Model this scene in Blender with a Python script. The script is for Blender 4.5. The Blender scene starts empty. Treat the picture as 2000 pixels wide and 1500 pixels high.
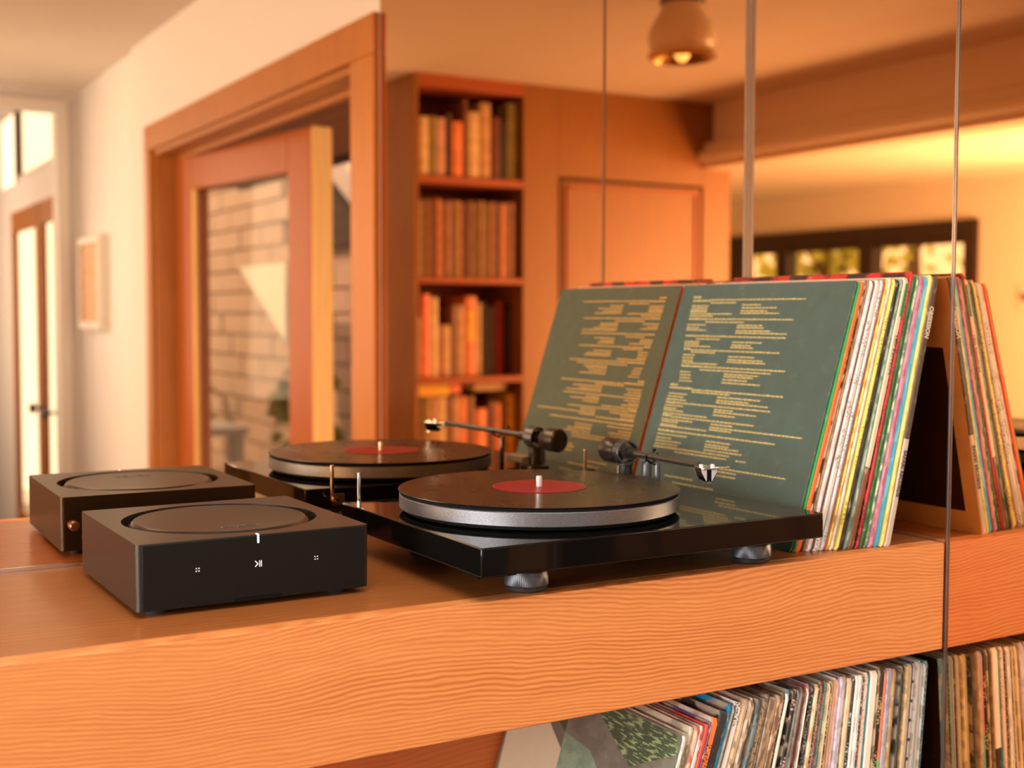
import bpy, bmesh, math, random
from mathutils import Vector, Matrix

random.seed(7)
SC = bpy.context.scene
COL = SC.collection
PI = math.pi

# ------------------------------------------------------------------ camera
cam_d = bpy.data.cameras.new('camera')
cam = bpy.data.objects.new('camera', cam_d)
COL.objects.link(cam)
YAW, PITCH, ROLL = 0.525906, -0.055686, 0.00237
fwd = Vector((math.sin(YAW) * math.cos(PITCH), math.cos(YAW) * math.cos(PITCH), math.sin(PITCH)))
rgt = Vector((math.cos(YAW), -math.sin(YAW), 0))
upv = rgt.cross(fwd)
r2 = rgt * math.cos(ROLL) + upv * math.sin(ROLL)
u2 = -rgt * math.sin(ROLL) + upv * math.cos(ROLL)
cam.matrix_world = Matrix(((r2.x, u2.x, -fwd.x, -1.16689), (r2.y, u2.y, -fwd.y, -1.35841),
                           (r2.z, u2.z, -fwd.z, 0.26402), (0, 0, 0, 1)))
cam_d.sensor_width = 36.0
cam_d.lens = 2464.57 / 2000 * 36
cam_d.clip_start = 0.02
cam_d.dof.use_dof = True
cam_d.dof.focus_distance = 1.24
cam_d.dof.aperture_fstop = 4.2
cam_d.dof.aperture_blades = 9
SC.camera = cam

# ------------------------------------------------------------------ colour management and light
SC.view_settings.view_transform = 'Standard'
SC.view_settings.look = 'None'
SC.view_settings.gamma = 1.0
SC.view_settings.use_curve_mapping = False
SC.view_settings.exposure = 0.0

W = bpy.data.worlds.new('daylight')
SC.world = W
W.use_nodes = True
bg = W.node_tree.nodes['Background']
bg.inputs[0].default_value = (1.0, 0.97, 0.93, 1)
bg.inputs[1].default_value = 2.7


def area(name, loc, aim, sx, sy, power, col, spread=180):
    l = bpy.data.lights.new(name, 'AREA')
    l.shape = 'RECTANGLE'
    l.size, l.size_y, l.energy, l.color = sx, sy, power, col
    l.spread = math.radians(spread)
    o = bpy.data.objects.new(name, l)
    COL.objects.link(o)
    o.location = loc
    o.rotation_euler = (Vector(aim) - Vector(loc)).to_track_quat('-Z', 'Y').to_euler()
    return o


area('overhead_fill_light', (-0.95, -1.18, 1.235), (-0.9, -1.1, 0), 1.0, 0.62, 22, (1.0, 0.91, 0.80), 125)  # added soft fill over the camera, no panel hangs there
area('left_key_light', (-4.42, -1.25, 0.35), (-0.5, -0.75, 0.05), 2.15, 1.1, 150, (1.0, 0.97, 0.95))  # key light from the left, set in the added window
area('hall_fill_light', (-1.06, -4.15, 0.45), (0.0, -3.9, 0.5), 0.5, 1.2, 13, (0.96, 0.96, 1.0))  # added fill for the hall wall, no window behind it
area('corridor_fill_light', (-1.05, -5.9, 0.4), (0.0, -5.7, 0.3), 1.0, 1.6, 22, (0.97, 0.96, 1.0))  # added hidden fill that brightens the corridor
area('alcove_fill_light', (-3.6, -1.7, -0.15), (-3.75, -4.0, 1.0), 1.0, 0.6, 95, (1.0, 0.90, 0.76))  # added hidden fill for the alcove ceiling, no lamp stands there
sun_d = bpy.data.lights.new('sun', 'SUN')
sun_d.energy, sun_d.angle, sun_d.color = 4.5, 0.02, (1.0, 0.9, 0.75)
sun = bpy.data.objects.new('sun', sun_d)
COL.objects.link(sun)
sun.rotation_euler = Vector((0.50, 0.22, -0.95)).to_track_quat('-Z', 'Y').to_euler()


# ------------------------------------------------------------------ node helpers
def srgb(r, g, b):
    f = lambda c: (c / 255) / 12.92 if c / 255 <= 0.04045 else ((c / 255 + 0.055) / 1.055) ** 2.4
    return (f(r), f(g), f(b), 1)


def lin(c):
    return c if len(c) == 4 else (*c, 1)


def newmat(name):
    m = bpy.data.materials.new(name)
    m.use_nodes = True
    nt = m.node_tree
    return m, nt, nt.nodes['Principled BSDF']


def plain(name, col, rough=0.5, metal=0.0, spec=0.5, coat=0.0, emit=None, estr=0.0, bump=0.0, bscale=60.0, aniso=0):
    m, nt, p = newmat(name)
    p.inputs['Base Color'].default_value = lin(col)
    p.inputs['Roughness'].default_value = rough
    p.inputs['Metallic'].default_value = metal
    p.inputs['Specular IOR Level'].default_value = spec
    p.inputs['Coat Weight'].default_value = coat
    p.inputs['Coat Roughness'].default_value = 0.03
    if emit:
        p.inputs['Emission Color'].default_value = lin(emit)
        p.inputs['Emission Strength'].default_value = estr
    n = nt.nodes.new('ShaderNodeTexNoise')
    tc = nt.nodes.new('ShaderNodeTexCoord')
    nt.links.new(tc.outputs['Object'], n.inputs['Vector'])
    n.inputs['Scale'].default_value = bscale
    n.inputs['Detail'].default_value = 4
    if bump:
        b = nt.nodes.new('ShaderNodeBump')
        b.inputs['Strength'].default_value = bump
        b.inputs['Distance'].default_value = 0.002
        nt.links.new(n.outputs['Fac'], b.inputs['Height'])
        nt.links.new(b.outputs['Normal'], p.inputs['Normal'])
    # faint tonal grain so that no surface is one dead colour
    mx = nt.nodes.new('ShaderNodeMixRGB')
    mx.blend_type = 'MULTIPLY'
    mx.inputs['Fac'].default_value = 0.10
    mx.inputs['Color1'].default_value = lin(col)
    nt.links.new(n.outputs['Fac'], mx.inputs['Color2'])
    nt.links.new(mx.outputs['Color'], p.inputs['Base Color'])
    return m


def wood(name, light, dark, axis='X', scale=1.0, rough=0.45, freq=190.0, contrast=1.0, coat=0.0, tilt=0.0, bump=0.15, across='Z'):
    """Straight-grained softwood; AXIS is the way the grain runs, ACROSS the way its lines follow one another."""
    m, nt, p = newmat(name)
    N, L = nt.nodes, nt.links
    tc = N.new('ShaderNodeTexCoord')
    mp = N.new('ShaderNodeMapping')
    L.new(tc.outputs['Object'], mp.inputs['Vector'])
    if tilt:
        mp.inputs['Rotation'].default_value = (0, tilt, 0)
    st = {'X': (0.05, 1, 1), 'Y': (1, 0.05, 1), 'Z': (1, 1, 0.05)}[axis]
    mp2 = N.new('ShaderNodeMapping')
    mp2.inputs['Scale'].default_value = st
    L.new(mp.outputs['Vector'], mp2.inputs['Vector'])
    sep = N.new('ShaderNodeSeparateXYZ')
    L.new(mp.outputs['Vector'], sep.inputs[0])
    # slow swing of the lines
    mpl = N.new('ShaderNodeMapping')
    mpl.inputs['Scale'].default_value = {'X': (0.45, 1, 1), 'Y': (1, 0.45, 1), 'Z': (1, 1, 0.45)}[axis]
    L.new(mp.outputs['Vector'], mpl.inputs['Vector'])
    n1 = N.new('ShaderNodeTexNoise')
    n1.inputs['Scale'].default_value = 7.0 * scale
    n1.inputs['Detail'].default_value = 1.5
    L.new(mpl.outputs['Vector'], n1.inputs['Vector'])
    n1b = N.new('ShaderNodeTexNoise')
    n1b.inputs['Scale'].default_value = 38.0 * scale
    n1b.inputs['Detail'].default_value = 2.0
    L.new(mpl.outputs['Vector'], n1b.inputs['Vector'])
    a = N.new('ShaderNodeMath'); a.operation = 'MULTIPLY_ADD'
    a.inputs[1].default_value = 0.048 / scale
    L.new(n1.outputs['Fac'], a.inputs[0])
    L.new(sep.outputs[across], a.inputs[2])
    a2 = N.new('ShaderNodeMath'); a2.operation = 'MULTIPLY_ADD'
    a2.inputs[1].default_value = 0.008 / scale
    L.new(n1b.outputs['Fac'], a2.inputs[0])
    L.new(a.outputs[0], a2.inputs[2])
    s = N.new('ShaderNodeMath'); s.operation = 'MULTIPLY'
    s.inputs[1].default_value = freq * 6.283 * scale
    L.new(a2.outputs[0], s.inputs[0])
    sn = N.new('ShaderNodeMath'); sn.operation = 'SINE'
    L.new(s.outputs[0], sn.inputs[0])
    ramp = N.new('ShaderNodeValToRGB')
    ramp.color_ramp.elements[0].position = 0.15
    ramp.color_ramp.elements[1].position = 1.0
    ramp.color_ramp.elements[0].color = (0, 0, 0, 1)
    ramp.color_ramp.elements[1].color = (1, 1, 1, 1)
    mr = N.new('ShaderNodeMath'); mr.operation = 'MULTIPLY_ADD'
    mr.inputs[1].default_value = 0.5; mr.inputs[2].default_value = 0.5
    L.new(sn.outputs[0], mr.inputs[0])
    L.new(mr.outputs[0], ramp.inputs[0])
    # fibres
    n2 = N.new('ShaderNodeTexNoise')
    n2.inputs['Scale'].default_value = 420.0 * scale
    n2.inputs['Detail'].default_value = 3
    L.new(mp2.outputs['Vector'], n2.inputs['Vector'])
    n3 = N.new('ShaderNodeTexNoise')
    n3.inputs['Scale'].default_value = 22.0 * scale
    n3.inputs['Detail'].default_value = 3
    L.new(mp2.outputs['Vector'], n3.inputs['Vector'])
    amt = N.new('ShaderNodeMath'); amt.operation = 'MULTIPLY'
    L.new(ramp.outputs['Color'], amt.inputs[0])
    ramp3 = N.new('ShaderNodeMapRange')
    ramp3.inputs['From Min'].default_value = 0.3; ramp3.inputs['From Max'].default_value = 0.7
    ramp3.inputs['To Min'].default_value = 0.25 * contrast; ramp3.inputs['To Max'].default_value = 0.95 * contrast
    L.new(n3.outputs['Fac'], ramp3.inputs['Value'])
    L.new(ramp3.outputs[0], amt.inputs[1])
    mix = N.new('ShaderNodeMixRGB')
    mix.inputs['Color1'].default_value = lin(light)
    mix.inputs['Color2'].default_value = lin(dark)
    L.new(amt.outputs[0], mix.inputs['Fac'])
    mul = N.new('ShaderNodeMixRGB'); mul.blend_type = 'OVERLAY'
    mul.inputs['Fac'].default_value = 0.22
    L.new(mix.outputs['Color'], mul.inputs['Color1'])
    L.new(n2.outputs['Fac'], mul.inputs['Color2'])
    L.new(mul.outputs['Color'], p.inputs['Base Color'])
    p.inputs['Roughness'].default_value = rough
    p.inputs['Coat Weight'].default_value = coat
    p.inputs['Coat Roughness'].default_value = 0.12
    if bump:
        b = N.new('ShaderNodeBump')
        b.inputs['Strength'].default_value = bump
        b.inputs['Distance'].default_value = 0.0006
        L.new(amt.outputs[0], b.inputs['Height'])
        L.new(b.outputs['Normal'], p.inputs['Normal'])
    return m


def spine(name, c1, c2=None, style='plain', wear=0.25, split=0.5, rough=0.45):
    """Printed card: style says how the second colour lies on the first (plain, speck, text, half, bands)."""
    m, nt, p = newmat(name)
    N, L = nt.nodes, nt.links
    tc = N.new('ShaderNodeTexCoord')
    c2 = c2 or c1
    base = N.new('ShaderNodeMixRGB')
    base.inputs['Color1'].default_value = lin(c1)
    base.inputs['Color2'].default_value = lin(c2)
    sep = N.new('ShaderNodeSeparateXYZ')
    L.new(tc.outputs['Object'], sep.inputs[0])
    oi = N.new('ShaderNodeObjectInfo')
    off = N.new('ShaderNodeVectorMath'); off.operation = 'ADD'
    L.new(tc.outputs['Object'], off.inputs[0])
    cx = N.new('ShaderNodeCombineXYZ')
    rr = N.new('ShaderNodeMath'); rr.operation = 'MULTIPLY'; rr.inputs[1].default_value = 9.0
    L.new(oi.outputs['Random'], rr.inputs[0])
    L.new(rr.outputs[0], cx.inputs['Z'])
    L.new(cx.outputs[0], off.inputs[1])
    if style in ('speck', 'text', 'mottle'):
        mp = N.new('ShaderNodeMapping')
        mp.inputs['Scale'].default_value = {'speck': (500, 60, 330), 'text': (420, 10, 420), 'mottle': (160, 30, 55)}[style]
        L.new(off.outputs[0], mp.inputs['Vector'])
        n = N.new('ShaderNodeTexNoise')
        n.inputs['Scale'].default_value = 1.0
        n.inputs['Detail'].default_value = 2.0
        L.new(mp.outputs[0], n.inputs['Vector'])
        r = N.new('ShaderNodeMapRange')
        lo = {'speck': 0.52, 'text': 0.50, 'mottle': 0.47}[style]
        r.inputs['From Min'].default_value = lo; r.inputs['From Max'].default_value = lo + 0.08
        L.new(n.outputs['Fac'], r.inputs['Value'])
        if style == 'text':
            mk = N.new('ShaderNodeTexNoise')
            mk.inputs['Scale'].default_value = 1.0
            mp2 = N.new('ShaderNodeMapping'); mp2.inputs['Scale'].default_value = (0, 0, 16)
            L.new(off.outputs[0], mp2.inputs['Vector'])
            L.new(mp2.outputs[0], mk.inputs['Vector'])
            r2_ = N.new('ShaderNodeMath'); r2_.operation = 'GREATER_THAN'; r2_.inputs[1].default_value = 0.5
            L.new(mk.outputs['Fac'], r2_.inputs[0])
            mm = N.new('ShaderNodeMath'); mm.operation = 'MULTIPLY'
            L.new(r.outputs[0], mm.inputs[0]); L.new(r2_.outputs[0], mm.inputs[1])
            L.new(mm.outputs[0], base.inputs['Fac'])
        else:
            L.new(r.outputs[0], base.inputs['Fac'])
    elif style == 'half':
        g = N.new('ShaderNodeMath'); g.operation = 'LESS_THAN'; g.inputs[1].default_value = split
        L.new(sep.outputs['Z'], g.inputs[0])
        L.new(g.outputs[0], base.inputs['Fac'])
    elif style == 'bands':
        k = N.new('ShaderNodeMath'); k.operation = 'MULTIPLY'; k.inputs[1].default_value = 44.0
        L.new(sep.outputs['Z'], k.inputs[0])
        fr = N.new('ShaderNodeMath'); fr.operation = 'FRACT'
        L.new(k.outputs[0], fr.inputs[0])
        g = N.new('ShaderNodeMath'); g.operation = 'LESS_THAN'; g.inputs[1].default_value = 0.16
        L.new(fr.outputs[0], g.inputs[0])
        L.new(g.outputs[0], base.inputs['Fac'])
    else:
        base.inputs['Fac'].default_value = 0
    # rubbed card showing through
    mpw = N.new('ShaderNodeMapping'); mpw.inputs['Scale'].default_value = (220, 40, 70)
    L.new(off.outputs[0], mpw.inputs['Vector'])
    nw = N.new('ShaderNodeTexNoise'); nw.inputs['Scale'].default_value = 1.0; nw.inputs['Detail'].default_value = 5
    L.new(mpw.outputs[0], nw.inputs['Vector'])
    rw = N.new('ShaderNodeMapRange')
    rw.inputs['From Min'].default_value = 0.60; rw.inputs['From Max'].default_value = 0.68
    rw.inputs['To Max'].default_value = wear
    L.new(nw.outputs['Fac'], rw.inputs['Value'])
    mx = N.new('ShaderNodeMixRGB')
    mx.inputs['Color2'].default_value = srgb(225, 208, 180)
    L.new(base.outputs['Color'], mx.inputs['Color1'])
    L.new(rw.outputs[0], mx.inputs['Fac'])
    nd = N.new('ShaderNodeTexNoise'); nd.inputs['Scale'].default_value = 35; nd.inputs['Detail'].default_value = 5
    L.new(off.outputs[0], nd.inputs['Vector'])
    mul = N.new('ShaderNodeMixRGB'); mul.blend_type = 'OVERLAY'; mul.inputs['Fac'].default_value = 0.25
    L.new(mx.outputs['Color'], mul.inputs['Color1']); L.new(nd.outputs['Fac'], mul.inputs['Color2'])
    L.new(mul.outputs['Color'], p.inputs['Base Color'])
    p.inputs['Roughness'].default_value = rough
    bp = N.new('ShaderNodeBump'); bp.inputs['Strength'].default_value = 0.3; bp.inputs['Distance'].default_value = 0.0006
    L.new(nw.outputs['Fac'], bp.inputs['Height']); L.new(bp.outputs['Normal'], p.inputs['Normal'])
    return m


def mirror_mat():
    m = bpy.data.materials.new('bronze_mirror')
    m.use_nodes = True
    nt = m.node_tree
    nt.nodes.remove(nt.nodes['Principled BSDF'])
    g = nt.nodes.new('ShaderNodeBsdfGlossy')
    g.inputs['Roughness'].default_value = 0.0
    g.inputs['Color'].default_value = (0.94, 0.635, 0.385, 1)
    nt.links.new(g.outputs[0], nt.nodes['Material Output'].inputs['Surface'])
    return m


def glass_mat(name='pane_glass', tint=(0.93, 0.95, 0.93, 1)):
    m = bpy.data.materials.new(name)
    m.use_nodes = True
    nt = m.node_tree
    nt.nodes.remove(nt.nodes['Principled BSDF'])
    t = nt.nodes.new('ShaderNodeBsdfTransparent'); t.inputs['Color'].default_value = tint
    g = nt.nodes.new('ShaderNodeBsdfGlossy'); g.inputs['Roughness'].default_value = 0.0
    f = nt.nodes.new('ShaderNodeFresnel'); f.inputs['IOR'].default_value = 1.45
    x = nt.nodes.new('ShaderNodeMixShader')
    k = nt.nodes.new('ShaderNodeMath'); k.operation = 'MULTIPLY'; k.inputs[1].default_value = 0.04
    nt.links.new(f.outputs[0], k.inputs[0]); nt.links.new(k.outputs[0], x.inputs[0]); nt.links.new(t.outputs[0], x.inputs[1]); nt.links.new(g.outputs[0], x.inputs[2])
    nt.links.new(x.outputs[0], nt.nodes['Material Output'].inputs['Surface'])
    return m


def vinyl_mat():
    m, nt, p = newmat('vinyl')
    N, L = nt.nodes, nt.links
    tc = N.new('ShaderNodeTexCoord')
    ln = N.new('ShaderNodeVectorMath'); ln.operation = 'LENGTH'
    mp = N.new('ShaderNodeMapping'); mp.inputs['Scale'].default_value = (1, 1, 0)
    L.new(tc.outputs['Object'], mp.inputs['Vector']); L.new(mp.outputs[0], ln.inputs[0])
    k = N.new('ShaderNodeMath'); k.operation = 'MULTIPLY'; k.inputs[1].default_value = 9000.0
    L.new(ln.outputs['Value'], k.inputs[0])
    s = N.new('ShaderNodeMath'); s.operation = 'SINE'; L.new(k.outputs[0], s.inputs[0])
    k2 = N.new('ShaderNodeMath'); k2.operation = 'MULTIPLY'; k2.inputs[1].default_value = 62.0
    L.new(ln.outputs['Value'], k2.inputs[0])
    f2 = N.new('ShaderNodeMath'); f2.operation = 'FRACT'; L.new(k2.outputs[0], f2.inputs[0])
    gap = N.new('ShaderNodeMath'); gap.operation = 'LESS_THAN'; gap.inputs[1].default_value = 0.05
    L.new(f2.outputs[0], gap.inputs[0])
    rr = N.new('ShaderNodeMapRange'); rr.inputs['To Min'].default_value = 0.20; rr.inputs['To Max'].default_value = 0.10
    L.new(gap.outputs[0], rr.inputs['Value'])
    nz = N.new('ShaderNodeTexNoise'); nz.inputs['Scale'].default_value = 30; nz.inputs['Detail'].default_value = 6
    L.new(tc.outputs['Object'], nz.inputs['Vector'])
    ad = N.new('ShaderNodeMath'); ad.operation = 'MULTIPLY_ADD'; ad.inputs[1].default_value = 0.12
    L.new(nz.outputs['Fac'], ad.inputs[0]); L.new(rr.outputs[0], ad.inputs[2])
    L.new(ad.outputs[0], p.inputs['Roughness'])
    b = N.new('ShaderNodeBump'); b.inputs['Strength'].default_value = 0.10; b.inputs['Distance'].default_value = 0.0002
    L.new(s.outputs[0], b.inputs['Height']); L.new(b.outputs['Normal'], p.inputs['Normal'])
    p.inputs['Base Color'].default_value = (0.006, 0.0055, 0.0055, 1)
    p.inputs['Specular IOR Level'].default_value = 0.42
    return m


def label_mat():
    m, nt, p = newmat('record_label_print')
    N, L = nt.nodes, nt.links
    tc = N.new('ShaderNodeTexCoord')
    mp = N.new('ShaderNodeMapping'); mp.inputs['Scale'].default_value = (1, 1, 0)
    ln = N.new('ShaderNodeVectorMath'); ln.operation = 'LENGTH'
    L.new(tc.outputs['Object'], mp.inputs['Vector']); L.new(mp.outputs[0], ln.inputs[0])
    ramp = N.new('ShaderNodeValToRGB')
    ramp.color_ramp.interpolation = 'CONSTANT'
    red, pale, rim = srgb(134, 8, 26), srgb(205, 110, 100), srgb(176, 56, 58)
    e = ramp.color_ramp.elements
    e[0].position = 0.0; e[0].color = red
    e[1].position = 0.66; e[1].color = rim
    for pos, c in ((0.675, red), (0.86, rim), (0.875, red), (0.965, rim), (0.985, red)):
        x = e.new(pos); x.color = c
    k = N.new('ShaderNodeMath'); k.operation = 'MULTIPLY'; k.inputs[1].default_value = 1 / 0.0505
    L.new(ln.outputs['Value'], k.inputs[0]); L.new(k.outputs[0], ramp.inputs[0])
    L.new(ramp.outputs['Color'], p.inputs['Base Color'])
    p.inputs['Roughness'].default_value = 0.5
    p.inputs['Specular IOR Level'].default_value = 0.2
    return m


def metal_speck(name, col, rough=0.38):
    m, nt, p = newmat(name)
    N, L = nt.nodes, nt.links
    tc = N.new('ShaderNodeTexCoord')
    v = N.new('ShaderNodeTexNoise'); v.inputs['Scale'].default_value = 1500; v.inputs['Detail'].default_value = 2
    L.new(tc.outputs['Object'], v.inputs['Vector'])
    r = N.new('ShaderNodeMapRange'); r.inputs['From Min'].default_value = 0.3; r.inputs['From Max'].default_value = 0.7
    r.inputs['To Min'].default_value = 0.6; r.inputs['To Max'].default_value = 1.25
    L.new(v.outputs['Fac'], r.inputs['Value'])
    mx = N.new('ShaderNodeMixRGB'); mx.blend_type = 'MULTIPLY'; mx.inputs['Fac'].default_value = 1
    mx.inputs['Color1'].default_value = lin(col)
    L.new(r.outputs[0], mx.inputs['Color2']); L.new(mx.outputs['Color'], p.inputs['Base Color'])
    p.inputs['Metallic'].default_value = 0.85
    p.inputs['Roughness'].default_value = rough
    b = N.new('ShaderNodeBump'); b.inputs['Strength'].default_value = 0.35; b.inputs['Distance'].default_value = 0.0003
    L.new(v.outputs['Fac'], b.inputs['Height']); L.new(b.outputs['Normal'], p.inputs['Normal'])
    return m


# ------------------------------------------------------------------ mesh helpers
def box(bm, x0, x1, y0, y1, z0, z1, mat=0):
    v = [bm.verts.new((x, y, z)) for z in (z0, z1) for y in (y0, y1) for x in (x0, x1)]
    for f in ((0, 2, 3, 1), (4, 5, 7, 6), (0, 1, 5, 4), (2, 6, 7, 3), (0, 4, 6, 2), (1, 3, 7, 5)):
        bm.faces.new([v[i] for i in f]).material_index = mat


def lathe(bm, prof, c=(0, 0, 0), n=48, axis='Z', mat=0, cap=True):
    """prof: (radius, height) pairs."""
    rings = []
    for r, h in prof:
        if r < 1e-7:
            p = {'Z': (c[0], c[1], c[2] + h), 'Y': (c[0], c[1] + h, c[2]), 'X': (c[0] + h, c[1], c[2])}[axis]
            rings.append([bm.verts.new(p)])
            continue
        ring = []
        for i in range(n):
            a = 2 * PI * i / n
            s, t = r * math.cos(a), r * math.sin(a)
            p = {'Z': (c[0] + s, c[1] + t, c[2] + h), 'Y': (c[0] + t, c[1] + h, c[2] + s), 'X': (c[0] + h, c[1] + s, c[2] + t)}[axis]
            ring.append(bm.verts.new(p))
        rings.append(ring)
    for a, b in zip(rings, rings[1:]):
        for i in range(n):
            j = (i + 1) % n
            q = [a[i % len(a)], a[j % len(a)], b[j % len(b)], b[i % len(b)]]
            q2 = []
            for v in q:
                if v not in q2:
                    q2.append(v)
            if len(q2) > 2:
                f = bm.faces.new(q2)
                f.material_index = mat
                f.smooth = True
    if cap:
        for ring in (rings[0], rings[-1]):
            if len(ring) > 2:
                bm.faces.new(ring).material_index = mat


def tube(bm, pts, r, n=14, mat=0):
    pts = [Vector(p) for p in pts]
    rs = r if isinstance(r, (list, tuple)) else [r] * len(pts)
    rings = []
    prev = None
    for i, p in enumerate(pts):
        t = (pts[min(i + 1, len(pts) - 1)] - pts[max(i - 1, 0)]).normalized()
        u = prev if prev is not None else (Vector((0, 0, 1)) if abs(t.z) < 0.9 else Vector((1, 0, 0)))
        u = (u - t * u.dot(t)).normalized()
        prev = u
        w = t.cross(u)
        rings.append([bm.verts.new(p + (u * math.cos(2 * PI * k / n) + w * math.sin(2 * PI * k / n)) * rs[i]) for k in range(n)])
    for a, b in zip(rings, rings[1:]):
        for k in range(n):
            f = bm.faces.new([a[k], a[(k + 1) % n], b[(k + 1) % n], b[k]])
            f.smooth = True
            f.material_index = mat
    for ring in (rings[0], rings[-1]):
        bm.faces.new(ring).material_index = mat


def prism(bm, poly, axis, a, b, mat=0):
    """poly of 2-D points swept from a to b along axis."""
    f3 = {'X': lambda p, t: (t, p[0], p[1]), 'Y': lambda p, t: (p[0], t, p[1]), 'Z': lambda p, t: (p[0], p[1], t)}[axis]
    A = [bm.verts.new(f3(p, a)) for p in poly]
    B = [bm.verts.new(f3(p, b)) for p in poly]
    n = len(poly)
    for i in range(n):
        bm.faces.new([A[i], A[(i + 1) % n], B[(i + 1) % n], B[i]]).material_index = mat
    bm.faces.new(A).material_index = mat
    bm.faces.new(B).material_index = mat


def link(name, bm, mats, parent=None, bevel=0.0, seg=2, smooth_ang=None):
    bmesh.ops.recalc_face_normals(bm, faces=bm.faces)
    me = bpy.data.meshes.new(name)
    bm.to_mesh(me)
    bm.free()
    me.set_sharp_from_angle(angle=0.55)
    for m in (mats if isinstance(mats, (list, tuple)) else [mats]):
        me.materials.append(m)
    o = bpy.data.objects.new(name, me)
    COL.objects.link(o)
    if parent:
        o.parent = parent
    if bevel:
        b = o.modifiers.new('bevel', 'BEVEL')
        b.width, b.segments, b.limit_method, b.angle_limit = bevel, seg, 'ANGLE', 0.6
        b.harden_normals = False
    return o


def bx(name, dims, mat, parent=None, bevel=0.0, seg=2):
    bm = bmesh.new()
    box(bm, *dims)
    return link(name, bm, mat, parent, bevel, seg)


def tag(o, label=None, cat=None, group=None, kind=None):
    if label: o['label'] = label
    if cat: o['category'] = cat
    if group: o['group'] = group
    if kind: o['kind'] = kind
    return o


def thing(name, label, cat, loc=(0, 0, 0), rotz=0.0, group=None):
    o = bpy.data.objects.new(name, None)
    o.empty_display_size = 0.05
    COL.objects.link(o)
    o.location = loc
    o.rotation_euler = (0, 0, rotz)
    return tag(o, label, cat, group)


def struct(o, label=None):
    o['kind'] = 'structure'
    if label: o['label'] = label
    return o


def group_empty(name, kind='structure', label=None):
    o = bpy.data.objects.new(name, None)
    o.empty_display_size = 0.05
    COL.objects.link(o)
    o['kind'] = kind
    if label: o['label'] = label
    return o


def wall(name, mat, axis, a, b, u0, u1, z0, z1, holes=()):
    """A wall slab between a and b on AXIS, u0..u1 along the other horizontal axis, with rectangular openings."""
    us = sorted({u0, u1, *[h[0] for h in holes], *[h[1] for h in holes]})
    zs = sorted({z0, z1, *[h[2] for h in holes], *[h[3] for h in holes]})
    bm = bmesh.new()
    for i in range(len(us) - 1):
        for j in range(len(zs) - 1):
            cu, cz = (us[i] + us[i + 1]) / 2, (zs[j] + zs[j + 1]) / 2
            if any(h[0] < cu < h[1] and h[2] < cz < h[3] for h in holes):
                continue
            if axis == 'X':
                box(bm, a, b, us[i], us[i + 1], zs[j], zs[j + 1])
            else:
                box(bm, us[i], us[i + 1], a, b, zs[j], zs[j + 1])
    return struct(link(name, bm, mat))


# ------------------------------------------------------------------ materials
M = {}
M['mirror'] = mirror_mat()
M['glass'] = glass_mat()
M['fascia'] = wood('fir_fascia', srgb(218, 144, 82), srgb(184, 94, 36), 'X', 1.0, 0.5, 240, 0.85, tilt=-0.035)
M['top'] = wood('fir_top', srgb(160, 98, 50), srgb(126, 70, 30), 'X', 1.0, 0.27, 120, 0.5, across='Y', bump=0.05)
M['inner'] = wood('fir_inner', srgb(205, 112, 52), srgb(165, 76, 28), 'X', 1.0, 0.5, 140, 0.6)
M['trimwood'] = wood('fir_trim', srgb(176, 114, 52), srgb(146, 84, 34), 'Z', 0.35, 0.4, 120, 0.5, across='Y', bump=0.05)
M['casework'] = wood('fir_casework', srgb(142, 94, 42), srgb(118, 70, 28), 'Z', 0.35, 0.4, 90, 0.5, across='X', bump=0.05)
M['shelfwood'] = wood('fir_shelf', srgb(164, 84, 40), srgb(138, 62, 28), 'X', 0.35, 0.45, 90, 0.5, bump=0.05)
M['white_wall'] = plain('white_plaster', (0.78, 0.76, 0.76), 0.8, bump=0.08, bscale=120)
M['ceiling'] = plain('ceiling_plaster', (0.74, 0.65, 0.56), 0.85, bump=0.08, bscale=90)
M['cream_wall'] = plain('cream_plaster', (0.82, 0.75, 0.65), 0.8, bump=0.06, bscale=90)
M['beam_paint'] = plain('beam_paint', (0.80, 0.68, 0.55), 0.6, bump=0.05)
M['white_trim'] = plain('white_trim_paint', (0.82, 0.79, 0.74), 0.45)
M['floor'] = wood('walnut_floor', srgb(84, 54, 34), srgb(60, 38, 24), 'Y', 0.3, 0.35, 40, 0.6, across='X')
M['dark_frame'] = plain('dark_frame', (0.030, 0.014, 0.008), 0.45)
M['black_plastic'] = plain('black_satin_plastic', (0.014, 0.012, 0.011), 0.34, bump=0.03, bscale=900)
M['black_front'] = plain('black_front_panel', (0.005, 0.005, 0.0048), 0.42, spec=0.25)
M['black_dull'] = plain('black_dull', (0.004, 0.004, 0.004), 0.7, spec=0.1)
M['black_gloss'] = plain('black_piano_gloss', (0.004, 0.004, 0.004), 0.04, spec=0.28)
M['black_rubber'] = plain('black_rubber', (0.018, 0.018, 0.018), 0.7)
M['felt'] = plain('black_felt', (0.012, 0.012, 0.014), 0.95, spec=0.1, bump=0.6, bscale=1500)
M['platter'] = metal_speck('cast_alloy', (0.20, 0.20, 0.215), 0.42)
M['alloy_dark'] = plain('dark_anodised', (0.10, 0.105, 0.12), 0.38, metal=0.8)
M['chrome'] = plain('chrome', (0.86, 0.85, 0.83), 0.08, metal=1.0)
M['steel_white'] = plain('polished_steel', (0.95, 0.94, 0.92), 0.18, metal=0.6)
M['channel'] = plain('bright_channel', (0.80, 0.76, 0.72), 0.25, metal=1.0)
M['alu'] = plain('polished_aluminium', (0.52, 0.45, 0.43), 0.28, metal=1.0)
M['carbon'] = plain('carbon_tube', (0.030, 0.026, 0.024), 0.30)
M['grey_plastic'] = plain('grey_plastic', (0.30, 0.29, 0.28), 0.45)
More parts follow.
